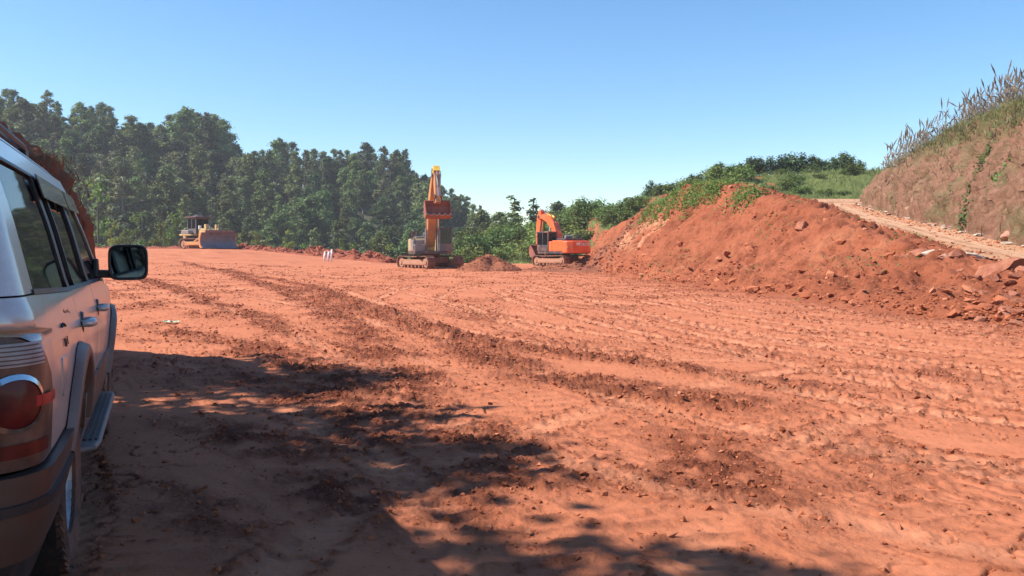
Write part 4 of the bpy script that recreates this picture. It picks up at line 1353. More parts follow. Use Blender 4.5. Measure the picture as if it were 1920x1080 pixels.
M['lens_clear'] = lens('clear lamp lens', (.25, .25, .27), (.42, .43, .46))
M['scuff'] = simple('scratch', (.03, .03, .03), .8)

YAW = .4027
CAR = empty('parked_car', (-2.196, 1.999, 0.0), math.pi / 2 + YAW)   # local x: forward from the rear bumper, local -y: the car's right side
tag(CAR, 'dusty silver off-road wagon parked close by on the left', 'car')

RC = .15
def half(z):
    return float(np.interp(z, [.20, .38, .50, .70, .86, 1.0, 1.12, 1.15, 1.40, 1.60, 1.70, 1.735, 1.775, 1.80], [.84, .87, .90, .925, .935, .928, .90, .885, .825, .765, .725, .68, .58, .45]))
def side(u, z, off=0.0):
    """point on the body side; u runs along the car and wraps round the rear corner; returns (forward, right, up)"""
    Wd = half(z)
    tap = float(np.interp(u, [-1, .1, .35, .8, 3.6, 4.2, 4.72], [.985, .985, .995, 1, 1, .975, .86]))
    Wd *= tap
    lean = .10 * max(0, (z - 1.12)) / .6                                # tailgate leans forward above the belt
    if u >= RC:
        return (u + (lean if u < 1 else 0) * max(0, 1 - (u - RC) / .85), Wd + off, z)
    th = (RC - u) / RC
    if th <= math.pi / 2:
        r_ = RC + off
        return (RC + lean - r_ * math.sin(th), Wd - RC + r_ * math.cos(th), z)
    ex = u - (RC - RC * math.pi / 2)
    return (lean - off, Wd - RC + ex, z)
def patch(name, mt, parent, ul, ur, zb, zt, nu=20, nv=14, off=0.0, thick=.018, mirror=True, smooth=True, label=None):
    """panel of body side between u = ul(z)..ur(z) and z = zb(u)..zt(u), with a turned-in edge; both sides of the car"""
    fn = lambda f: f if callable(f) else (lambda _q, f=f: f)
    ul, ur, zb, zt = fn(ul), fn(ur), fn(zb), fn(zt)
    outs = []
    for sg in ((1, -1) if mirror else (1,)):
        vs, fs = [], []
        def pt(i, j, o):
            a, b_ = i / nu, j / nv
            zm = .5 * (zb(.5 * (ul(1) + ur(1))) + zt(.5 * (ul(1) + ur(1))))
            u = lerp(ul(zm), ur(zm), a)
            for _ in range(2):
                z = lerp(zb(u), zt(u), b_); u = lerp(ul(z), ur(z), a)
            z = lerp(zb(u), zt(u), b_)
            p = side(u, z, o)
            return (p[0], -sg * p[1], p[2])
        for j in range(nv + 1):
            for i in range(nu + 1): vs.append(pt(i, j, off))
        W1 = nu + 1
        for j in range(nv):
            for i in range(nu):
                q = (j * W1 + i, j * W1 + i + 1, (j + 1) * W1 + i + 1, (j + 1) * W1 + i)
                fs.append(q if sg > 0 else q[::-1])
        ring = [(i, 0) for i in range(nu + 1)] + [(nu, j) for j in range(1, nv + 1)] + [(i, nv) for i in range(nu - 1, -1, -1)] + [(0, j) for j in range(nv - 1, 0, -1)]
        n0 = len(vs)
        for i, j in ring: vs.append(pt(i, j, off)) 
        n1 = len(vs)
        for i, j in ring: vs.append(pt(i, j, off - thick))
        m_ = len(ring)
        for k in range(m_):
            q = (n0 + k, n1 + k, n1 + (k + 1) % m_, n0 + (k + 1) % m_)
            fs.append(q if sg > 0 else q[::-1])
        me = bpy.data.meshes.new(name); me.from_pydata(vs, [], fs); me.update()
        o = link_mesh(name, me, mt, parent, smooth)
        if label: o['label'] = label
        outs.append(o)
    return outs
def arch(c, r):
    def f(u, lo):
        d = abs(u - c)
        return max(lo, .38 + math.sqrt(max(0, r * r - d * d))) if d < r else lo
    return f
ra, fa = arch(1.15, .47), arch(3.93, .47)
BELT = lambda u: float(np.interp(u, [-.3, .3, 1.2, 3.1, 3.5], [1.17, 1.165, 1.135, 1.115, 1.10]))
# inner dark shell so that no gap shows daylight
def shell():
    vs, fs = [], []
    us = [.03, .2, .6, 1.0, 1.6, 2.2, 2.8, 3.3]
    zs = [.42, .7, 1.0, 1.14, 1.4, 1.6, 1.69]
    return us, zs
# panels
lampf = lambda z: float(np.interp(z, [.60, .66, .92, 1.0, 1.06], [.26, .255, .235, .16, .02]))      # front edge of the tail lamp
patch('quarter_panel', M['paint'], CAR, lambda z: lampf(z) + .006 if z < 1.06 else -.35 + 0 * z, 1.262, lambda u: ra(u, .665), lambda u: BELT(u) - .004, 40, 22)
patch('rear_door', M['paint'], CAR, lambda z: 1.27 if z > .86 else lerp(1.62, 1.27, max(0, (z - .44) / .42)), 2.285, lambda u: .47, lambda u: BELT(u) - .004, 22, 18)
patch('front_door', M['paint'], CAR, 2.297, 3.37, lambda u: .47, lambda u: BELT(u) - .004, 22, 18)
patch('front_fender', M['paint'], CAR, 3.38, 4.60, lambda u: fa(u, .52), lambda u: float(np.interp(u, [3.3, 3.5, 4.2, 4.7], [1.09, 1.085, 1.02, .93])), 34, 14)
patch('lower_cladding', M['cladding'], CAR, lambda z: 1.64, 3.46, .30, .462, 16, 5, .012)
# cladding strip across the doors
patch('door_cladding', M['cladding'], CAR, lambda z: lerp(1.60, 1.42, max(0, min(1, (z - .48) / .2))), 2.28, .48, .66, 14, 5, .014)
patch('door_cladding', M['cladding'], CAR, 2.302, 3.36, .48, .66, 14, 5, .014)
patch('fuel_flap', M['paint'], CAR, .52, .66, .80, .93, 6, 6, .004)
# greenhouse
wsh = lambda z: 3.44 - (z - 1.12) * 1.12                                # windscreen pillar line
GT = 1.605
patch('roof_side', M['paint'], CAR, -.5, lambda z: wsh(z) - .0, lambda u: GT + .012, 1.70, 40, 6)
patch('rear_pillar', M['paint'], CAR, -.30, lambda z: .30 + (z - 1.15) * .05, lambda u: BELT(u) + .002, GT + .006, 18, 10)
patch('quarter_window', M['glass'], CAR, lambda z: .31 + (z - 1.15) * .05, 1.205, lambda u: BELT(u) + .01, GT, 16, 10, -.006, .004)
patch('door_pillar', M['trim'], CAR, 1.21, 1.30, lambda u: BELT(u) + .002, GT + .006, 4, 10, .002)
patch('rear_window', M['glass'], CAR, 1.306, 2.215, lambda u: BELT(u) + .01, GT, 16, 10, -.010, .004)
patch('window_bar', M['trim'], CAR, 1.50, 1.535, lambda u: BELT(u) + .004, GT + .004, 3, 10, .003)
patch('door_pillar', M['trim'], CAR, 2.22, 2.345, lambda u: BELT(u) + .002, GT + .006, 4, 10, .002)
patch('front_window', M['glass'], CAR, 2.35, lambda z: wsh(z) - .10, lambda u: BELT(u) + .01, GT, 16, 10, -.010, .004)
patch('screen_pillar', M['paint'], CAR, lambda z: wsh(z) - .095, lambda z: wsh(z), lambda u: BELT(u) + .002, GT + .008, 4, 10)
patch('window_seal', M['trim'], CAR, .28, 3.36, lambda u: BELT(u) - .002, lambda u: BELT(u) + .014, 40, 2, .006)
patch('window_seal', M['trim'], CAR, .30, lambda z: 2.86, GT - .004, GT + .010, 30, 2, .004)
M['visor'] = simple('smoked rain visor', (.11, .105, .105), .14, 0, coat=.8)
patch('rain_visor', M['visor'], CAR, 1.25, 2.24, lambda u: GT - .085, GT + .012, 18, 4, .022, .006)
patch('rain_visor', M['visor'], CAR, 2.30, lambda z: wsh(z) - .06, lambda u: GT - .085, GT + .012, 18, 4, .022, .006)
# roof
def roof():
    vs, fs = [], []
    us = np.linspace(.10, 2.80, 28)
    prof = [(.727, 1.70), (.715, 1.715), (.68, 1.738), (.60, 1.765), (.45, 1.79), (.2, 1.802), (0, 1.804)]
    prof = [(-a, b) for a, b in prof] + [(a, b) for a, b in prof[::-1][1:]]
    for u in us:
        k = float(np.interp(u, [.1, .35, 2.2, 2.8], [-.03, 0, 0, -.045])) 
        for a, b in prof: vs.append((u, a * 1.0, b + k * min(1, (b - 1.70) / .06)))
    w_ = len(prof)
    for i in range(len(us) - 1):
        for j in range(w_ - 1): fs.append((i * w_ + j, (i + 1) * w_ + j, (i + 1) * w_ + j + 1, i * w_ + j + 1))
    me = bpy.data.meshes.new('roof'); me.from_pydata(vs, [], fs); me.update()
    return link_mesh('roof', me, M['paint'], CAR, True)
roof()
for sg in (-1, 1):
    t = MB()
    t.tube([(.40, sg * .60, 1.775), (.46, sg * .605, 1.815), (.62, sg * .61, 1.832), (1.4, sg * .612, 1.838), (2.2, sg * .612, 1.832), (2.36, sg * .605, 1.812), (2.42, sg * .60, 1.77)], .017, 8)
    r_ = t.build('roof_rail', M['trim'], CAR, smooth=True)
    t = MB()
    for u in (.5, 1.4, 2.3): t.box(u - .05, u + .05, sg * .605 - .018, sg * .605 + .018, 1.76, 1.825)
    t.build('rail_foot', M['trim'], r_)
def flatgrid(name, mt, P, parent=CAR, sm=True):
    """rows of points -> mesh"""
    vs = [p for row in P for p in row]; w_ = len(P[0]); fs = []
    for i in range(len(P) - 1):
        for j in range(w_ - 1): fs.append((i * w_ + j, i * w_ + j + 1, (i + 1) * w_ + j + 1, (i + 1) * w_ + j))
    me = bpy.data.meshes.new(name); me.from_pydata(vs, [], fs); me.update()
    return link_mesh(name, me, mt, parent, sm)
bow = lambda b: 1 - .10 * b * b
flatgrid('windscreen', M['glass'], [[(wsh(z) + .02 + .12 * (1 - (b / half(z)) ** 2), b, z) for b in np.linspace(-half(z) + .02, half(z) - .02, 13)] for z in np.linspace(1.12, 1.70, 6)])
flatgrid('bonnet', M['paint'], [[(u, b * float(np.interp(u, [3.4, 4.2, 4.66], [.90, .87, .76])), float(np.interp(u, [3.4, 3.6, 4.2, 4.55, 4.68], [1.10, 1.10, 1.05, .98, .90])) + .035 * (1 - b * b)) for b in np.linspace(-1, 1, 15)] for u in np.linspace(3.40, 4.68, 14)])
flatgrid('front_grille', M['trim'], [[(4.68 + .03 * (1 - b * b), b * .55, z) for b in np.linspace(-1, 1, 9)] for z in (.66, .78, .90)])
for sg in (-1, 1):
    flatgrid('headlight', M['lens_clear'], [[(4.66 - .10 * max(0, b - .6) * 4, sg * b, z) for b in np.linspace(.55, .80, 6)] for z in (.70, .80, .90)])
t = MB(); t.prism([(4.35, -.90), (4.72, -.78), (4.80, -.4), (4.82, 0), (4.80, .4), (4.72, .78), (4.35, .90)], .40, .655, 'z'); t.build('front_bumper', M['bumper'], CAR, .04)
# back
flatgrid('tailgate', M['paint'], [[(-.002 + .10 * max(0, z - 1.12) / .6 + .03 * (b / .7) ** 2, b, z) for b in np.linspace(-.74, .74, 13)] for z in np.linspace(.66, 1.16, 6)])
flatgrid('tailgate_window', M['glass'], [[(.004 + .10 * max(0, z - 1.12) / .6 + .03 * (b / .7) ** 2, b, z) for b in np.linspace(-.60, .60, 11)] for z in np.linspace(1.18, 1.62, 5)])
flatgrid('tailgate_frame', M['paint'], [[(.05 + .10 * max(0, z - 1.12) / .6, b, z) for b in np.linspace(-.62, .62, 9)] for z in (1.16, 1.4, 1.64, 1.72)])
# rear lamps: the housing wraps the corner
lamp_zt = lambda u: float(np.interp(u, [-.4, -.12, .02, .16, .235, .27], [1.06, 1.06, 1.055, .995, .92, .92]))
hs = patch('tail_lamp', M['lens_dark'], CAR, -.24, lambda z: lampf(z), .668, lamp_zt, 22, 16, .004, .03)
for k, sg in enumerate((1, -1)):
    def sp(u, z, o): 
        p = side(u, z, o); return (p[0], -sg * p[1], p[2])
    def disc(name, mt, uc, zc, r0, r1, o, par):
        vs, fs = [], []; n_ = 28
        for r in ((r0, r1) if r0 > 0 else (0.0001, r1 * .5, r1)):
            for q in range(n_):
                a = 2 * math.pi * q / n_; vs.append(sp(uc + r * math.cos(a), zc + r * math.sin(a) * .95, o + (.006 if r < r1 else 0)))
        rows_ = len(vs) // n_
        for i in range(rows_ - 1):
            for q in range(n_):
                f_ = (i * n_ + q, i * n_ + (q + 1) % n_, (i + 1) * n_ + (q + 1) % n_, (i + 1) * n_ + q)
                fs.append(f_)
        me = bpy.data.meshes.new(name); me.from_pydata(vs, [], fs); me.update()
        return link_mesh(name, me, mt, par, True)
    disc('lamp_ring', M['chrome'], .01, .862, .074, .09, .010, hs[k])
    disc('red_lens', M['lens_red'], .01, .862, 0, .075, .012, hs[k])
    def strip(name, mt, u0, u1, z0, z1, o, par, nu=12):
        flat = [[sp(lerp(u0, u1, i / nu), lerp(z0, z1, j / 3), o) for i in range(nu + 1)] for j in range(4)]
        o_ = flatgrid(name, mt, flat, par)
        return o_
    strip('lens_bar', M['lens_bright'], .05, .20, .846, .878, .015, hs[k])
    strip('reversing_lens', M['lens_clear'], -.20, .12, .968, 1.035, .010, hs[k])
    for q in range(5): strip('lens_rib', M['lens_dark'], -.20, .115 - q * .004, .974 + q * .0125, .978 + q * .0125, .0135, hs[k], 10)
    strip('reflector', M['lens_red'], -.20, .15, .705, .745, .009, hs[k])
# bumper wraps the corner up to the wheel arch
def bump_ur(z): return 1.15 - math.sqrt(max(.0, .475 ** 2 - (z - .38) ** 2)) if z < .855 else .7
patch('rear_bumper', M['bumper'], CAR, -.95, bump_ur, .40, lambda u: .655, 44, 12, .030, .05)
patch('bumper_step', M['trim'], CAR, -.9, lambda z: bump_ur(z) - .08, .545, .575, 40, 3, .042, .02)
patch('bumper_skirt', M['trim'], CAR, -.9, lambda z: bump_ur(z) - .02, .27, .40, 36, 4, .0, .03)
# arch flares
for sg in (1, -1):
    for c, a0, a1 in ((1.15, R(18), R(158)), (3.93, R(12), R(168))):
        t = MB()
        P = []
        for k in range(25):
            a = lerp(a0, a1, k / 24)
            row = []
            for rr_, oo in ((.475, -.05), (.475, .028), (.487, .040), (.53, .034), (.545, .004)):
                u = c + rr_ * math.cos(a); z = .38 + rr_ * math.sin(a)
                row.append((u, -sg * (half(z) * (1 if u < 3.7 else float(np.interp(u, [3.7, 4.5], [1, .93]))) + oo), z))
            P.append(row)
        flatgrid('arch_flare', M['cladding'], P)
        t.lathe([(.47, -.02), (.47, -.36), (.02, -.36)], (c, -sg * .90, .38), (0, -sg, 0), 28)
        t.build('wheel_well', M['trim'], CAR, smooth=True)
# wheels
def wheel(u, sg):
    root = MB()
    c = (u, -sg * .775, .375)
    ax = (0, -sg, 0)
    root.lathe([(.24, -.115), (.335, -.128), (.365, -.118), (.378, -.09), (.378, .09), (.365, .118), (.335, .128), (.24, .115)], c, ax, 40, True)
    for k in range(44):
        for s_ in (-1, 1):
            a = 2 * math.pi * (k + (.5 if s_ > 0 else 0)) / 44
            mt = Matrix.Translation(Vector((u + .380 * math.cos(a), -sg * (.775 + s_ * .07), .375 + .380 * math.sin(a)))) @ Matrix.Rotation(-a, 4, 'Y') @ Matrix.Rotation(s_ * .35, 4, 'X')
            root.box(-.006, .006, -.05, .05, -.017, .017, mt)
    ty = root.build('wheel', M['rubber'], CAR, smooth=False)
    r = MB()
    r.lathe([(.24, .10), (.235, .085), (.20, .03), (.20, -.08)], c, ax, 36)
    r.lathe([(.001, .075), (.055, .075), (.06, .05)], c, ax, 20)
    for k in range(6):
        a = 2 * math.pi * k / 6
        p0 = Vector(c) + Vector((math.cos(a) * .04, -sg * .055, math.sin(a) * .04)); p1 = Vector(c) + Vector((math.cos(a) * .215, -sg * .07, math.sin(a) * .215))
        r.bar(p0, p1, .055, .03, (0, 1, 0))
    r.build('rim', M['alloy'], ty, smooth=False)
for u in (1.15, 3.93):
    for sg in (1, -1): wheel(u, sg)
# running boards
for sg in (1, -1):
    t = MB()
    t.prism([(1.66, .84), (1.74, .95), (1.86, .965), (3.30, .965), (3.42, .95), (3.48, .84)], .335, .365, 'z')
    if sg > 0: t.v = [(a, -b, c) for a, b, c in t.v]
    rb = t.build('running_board', M['dirtyboard'], CAR, .012)
    t = MB()
    for k in range(3): t.box(1.86, 3.28, min(-sg * (.885 + .025 * k), -sg * (.897 + .025 * k)), max(-sg * (.885 + .025 * k), -sg * (.897 + .025 * k)), .366, .373)
    t.build('step_tread', M['trim'], rb)
    t = MB()
    for u in (1.95, 2.6, 3.2): t.bar((u, -sg * .95, .34), (u, -sg * .70, .42), .05, .02)
    t.build('bracket', M['trim'], rb)
# handles
for sg in (1, -1):
    for u, z in ((1.42, .985), (2.44, .985)):
        W_ = half(z)
        t = MB()
        t.tube([(u - .09, -sg * (W_ + .004), z), (u - .075, -sg * (W_ + .034), z), (u, -sg * (W_ + .042), z), (u + .075, -sg * (W_ + .034), z), (u + .09, -sg * (W_ + .004), z)], [.016, .018, .019, .018, .016], 8)
        h_ = t.build('door_handle', M['paint'], CAR, smooth=True)
        t = MB(); t.lathe([(.001, .004), (.045, .004), (.05, -.01)], (u - .01, -sg * (half(z) - .001), z), (0, -sg, 0), 18); t.build('handle_cup', M['trim'], h_, smooth=True)
# door mirrors
for sg in (1, -1):
    t = MB()
    P = []
    def sup(k, w2, h2, e):
        a = 2 * math.pi * k / 28; cx, sx_ = math.cos(a), math.sin(a)
        return (math.copysign(abs(cx) ** e, cx) * w2, math.copysign(abs(sx_) ** e, sx_) * h2)
    for du, w2, h2 in ((-.035, .100, .098), (-.045, .112, .110), (-.01, .117, .114), (.04, .106, .104), (.075, .07, .07), (.085, .01, .01)):
        row = []
        for k in range(29):
            a_, b_ = sup(k % 28, w2, h2, .42)
            row.append((3.16 + du - .05 * a_, -sg * (1.065 + a_ * 1.0), 1.225 + b_))
        P.append(row)
    mh = flatgrid('door_mirror', M['trim'], P)
    row0 = [(3.16 - .033 - .05 * a_, -sg * (1.065 + a_), 1.225 + b_) for a_, b_ in [sup(k, .098, .095, .42) for k in range(28)]]
    me = bpy.data.meshes.new('mirror_glass'); me.from_pydata(row0, [], [tuple(range(28))]); me.update()
    m_, n_, l_, b_ = (M['mirror'], None, None, None) if 'mirror' in M else mat('mirror glass')
    if 'mirror' not in M:
        b_.inputs['Metallic'].default_value = 1; b_.inputs['Roughness'].default_value = .03; b_.inputs['Base Color'].default_value = (.09, .12, .15, 1)  # dark blue tint stands in for the shaded trees it would reflect
        M['mirror'] = m_
    link_mesh('mirror_glass', me, M['mirror'], mh)
    t = MB()
    t.prism([(3.06, 1.135), (3.28, 1.13), (3.17, 1.25), (3.08, 1.25)], -.01, .02)
    t.v = [(a, -sg * (.875 + b), c) for a, b, c in t.v]
    t.bar((3.17, -sg * .87, 1.155), (3.17, -sg * 1.02, 1.15), .07, .05)
    t.build('mirror_arm', M['trim'], mh, .008)
# cabin
t = MB(); t.box(.25, 3.5, -.80, .80, .42, .46); t.box(.2, 3.3, -.77, .77, .45, .75); t.build('cabin_floor', M['seat'], CAR)
for u, b0 in ((2.15, -.42), (2.15, .42), (1.15, -.4), (1.15, .4)):
    t = MB()
    m_ = Matrix.Translation((u, b0, .75)) @ Matrix.Rotation(-.25, 4, 'Y')
    t.box(-.07, .07, -.24, .24, 0, .62, m_)
    t.box(-.05, .05, -.13, .13, .66, .85, m_)
    t.box(.0, .5, b0 - .24, b0 + .24, .70, .84, Matrix.Translation((u, 0, 0)))
    t.build('car_seat', M['seat'], CAR, .04)
t = MB(); t.box(3.05, 3.45, -.76, .76, .8, 1.06); t.build('dashboard', M['seat'], CAR, .05)
# scratch marks on the quarter panel
t = MB()
pts = [side(.62 + .10 * k / 6, 1.03 + .010 * math.sin(k * .6), .004) for k in range(7)]
t.tube([(p[0], -p[1], p[2]) for p in pts], .004, 4)
for a_, b_ in ((.62, .99), (.66, .985), (.70, .99)):
    p, q = side(a_, b_, .003), side(a_ + .02, b_ - .03, .003)
    t.tube([(p[0], -p[1], p[2]), (q[0], -q[1], q[2])], .002, 4)
t.build('scratch', M['scuff'], CAR)

# ---------------------------------------------------------------- machines
def mach(name, col, dirt_amt=.35, rough=.45, dirt=(.36, .16, .09)):
    return simple(name, col, rough, 0, .12, 1.6, dirt, dirt_amt, coat=.15)
M['orange'] = mach('orange machine paint', (.78, .125, .028), .22)
M['tanor'] = mach('weathered orange boom paint', (.56, .25, .08), .35)
M['yellow'] = mach('yellow paint', (.72, .42, .05), .22)
M['cream'] = mach('sun bleached yellow panel', (.47, .35, .19), .35)
M['greyp'] = mach('grey machine panel', (.20, .195, .19), .30)
M['dkgrey'] = mach('dark machine metal', (.045, .045, .05), .30)
M['trackm'] = simple('muddy track steel', (.085, .06, .05), .75, .2, .3, 2.5, (.34, .155, .09), .62)
M['tframe'] = simple('muddy track frame', (.31, .165, .10), .85, 0, .25, 2.5, (.36, .165, .095), .6)
M['cabm'] = mach('dark cab paint', (.10, .10, .105), .2)
M['rod'] = simple('polished rod', (.75, .74, .72), .15, 1.0)
M['bucket'] = simple('worn red brown bucket', (.25, .085, .062), .6, .25, .3, 2.5, (.35, .14, .09), .5)
M['bladem'] = simple('worn blade steel', (.17, .165, .185), .5, .3, .25, 2.0, (.30, .12, .075), .22)
M['cabglass'] = glassmat('cab glass', (.55, .65, .68), .45)
M['white'] = simple('white plastic pipe', (.78, .77, .74), .5, 0, .05, 6)
M['letter'] = simple('pale lettering', (.72, .68, .62), .6)
M['blue'] = simple('blue work clothes', (.05, .13, .32), .9)
M['skin'] = simple('skin', (.35, .20, .13), .7)
M['hose'] = simple('black hose', (.02, .02, .02), .6)

def stadium(L, h, n=14):
    """closed side outline of a crawler: list of (x,z)"""
    r = h / 2; P = []
    for k in range(n + 1):
        a = -math.pi / 2 + math.pi * k / n; P.append((L / 2 - r + r * math.cos(a), r + r * math.sin(a)))
    for k in range(n + 1):
        a = math.pi / 2 + math.pi * k / n; P.append((-L / 2 + r + r * math.cos(a), r + r * math.sin(a)))
    return P
def crawler(root, xf, L, h, wd, yc, sag=.05):
    out = stadium(L, h)
    # plates along the outline
    pts = np.array(out + [out[0]]); seg = np.hypot(*np.diff(pts, axis=0).T); cum = np.concatenate([[0], np.cumsum(seg)])
    n = int(cum[-1] / .19)
    t = MB(xf)
    for k in range(n):
        s = cum[-1] * (k + .5) / n
        x = np.interp(s, cum, pts[:, 0]); z = np.interp(s, cum, pts[:, 1])
        x2 = np.interp((s + .02) % cum[-1], cum, pts[:, 0]); z2 = np.interp((s + .02) % cum[-1], cum, pts[:, 1])
        a = math.atan2(z2 - z, x2 - x)
        zs_ = sag * math.cos(math.pi * x / L) if z > h * .8 else 0
        m = Matrix.Translation((x, yc, z - zs_)) @ Matrix.Rotation(-a, 4, 'Y')
        t.box(-.085, .085, -wd / 2, wd / 2, -.03, .025, m)
        t.box(-.02, .0, -wd / 2, wd / 2, -.065, -.03, m)
    tr = t.build('track', M['trackm'], root)
    t = MB(xf)
    t.box(-L / 2 + h * .55, L / 2 - h * .55, yc - wd * .28, yc + wd * .28, h * .25, h * .72)
    sg = 1 if yc > 0 else -1
    t.box(-L / 2 + h * .7, L / 2 - h * .7, min(yc, yc + sg * wd * .36), max(yc, yc + sg * wd * .36), h * .30, h * .55)
    t.build('track_frame', M['tframe'], tr, .03)
    for x, nm in ((-L / 2 + h / 2, 'sprocket'), (L / 2 - h / 2, 'idler')):
        t = MB(xf)
        t.cyl((x, yc - wd * .30, h / 2), (x, yc + wd * .30, h / 2), h * .40, n=18)
        t.cyl((x, yc - wd * .40, h / 2), (x, yc + wd * .40, h / 2), h * .18, n=12)
        t.build(nm, M['tframe'], tr, .015)
    nroll = 6
    for k in range(nroll):
        t = MB(xf); x = lerp(-L / 2 + h, L / 2 - h, k / (nroll - 1))
        t.cyl((x, yc - wd * .30, .17), (x, yc + wd * .30, .17), .10, n=10)
        t.build('roller', M['trackm'], tr)
    return tr
def ram(root, xf, p0, p1, r, mt, k=.55, name='hydraulic_ram'):
    p0, p1 = Vector(p0), Vector(p1)
    t = MB(xf); t.cyl(p0, p0.lerp(p1, k), r, n=10); o = t.build(name, mt, root, smooth=False)
    t = MB(xf); t.cyl(p0.lerp(p1, k), p1, r * .55, n=8); t.build('piston_rod', M['rod'], o)
    return o
def cab(root, xf, x0, x1, y0, y1, z0, z1, body, person=False):
    """cab with frame posts, panes, roof"""
    t = MB(xf)
    t.box(x0, x1, y0, y1, z0, z0 + .55)
    for (x, y) in ((x0, y0), (x0, y1), (x1, y0), (x1, y1)):
        xx = x + (.05 if x == x0 else -.05); yy = y + (.05 if y == y0 else -.05)
        t.box(xx - .05, xx + .05, yy - .05, yy + .05, z0 + .5, z1 - .1)
    t.box((x0 + x1) / 2 - .04, (x0 + x1) / 2 + .04, y1 - .09, y1, z0 + .5, z1 - .1)
    t.box((x0 + x1) / 2 - .04, (x0 + x1) / 2 + .04, y0, y0 + .09, z0 + .5, z1 - .1)
    c = t.build('cab', body, root, .02)
    t = MB(xf); t.box(x0 - .03, x1 + .06, y0 - .03, y1 + .03, z1 - .12, z1); t.build('cab_roof', M['dkgrey'], c, .04)
    for (a, b_, cc, d, nm) in ((x1 - .06, x1 - .045, y0 + .1, y1 - .1, 'front_pane'), (x0 + .04, x0 + .055, y0 + .1, y1 - .1, 'back_pane')):
        t = MB(xf); t.box(a, b_, cc, d, z0 + .55, z1 - .12); t.build(nm, M['cabglass'], c)
    for yy in (y0 + .03, y1 - .045):
        for (xa, xb) in ((x0 + .1, (x0 + x1) / 2 - .04), ((x0 + x1) / 2 + .04, x1 - .1)):
            t = MB(xf); t.box(xa, xb, yy, yy + .015, z0 + .55, z1 - .12); t.build('side_pane', M['cabglass'], c)
    t = MB(xf); xs_ = (x0 + x1) / 2 - .15; ys_ = (y0 + y1) / 2
    t.box(xs_ - .25, xs_ + .25, ys_ - .25, ys_ + .25, z0 + .4, z0 + .75); t.box(xs_ - .32, xs_ - .2, ys_ - .25, ys_ + .25, z0 + .7, z0 + 1.35)
    t.build('driver_seat', M['dkgrey'], c, .04)
    return c
def text_mesh(name, body, size, mt, root, mtx):
    cu = bpy.data.curves.new(name, 'FONT'); cu.body = body; cu.size = size; cu.extrude = .006; cu.align_x = 'CENTER'; cu.align_y = 'CENTER'; cu.resolution_u = 2
    cu.offset = .012
    ob = bpy.data.objects.new(name + '_tmp', cu); COL.objects.link(ob)
    bpy.context.view_layer.update()
    me = bpy.data.meshes.new_from_object(ob.evaluated_get(bpy.context.evaluated_depsgraph_get()))
    bpy.data.objects.remove(ob)
    me.transform(mtx)
    me.materials.clear()
    return link_mesh(name, me, mt, root)

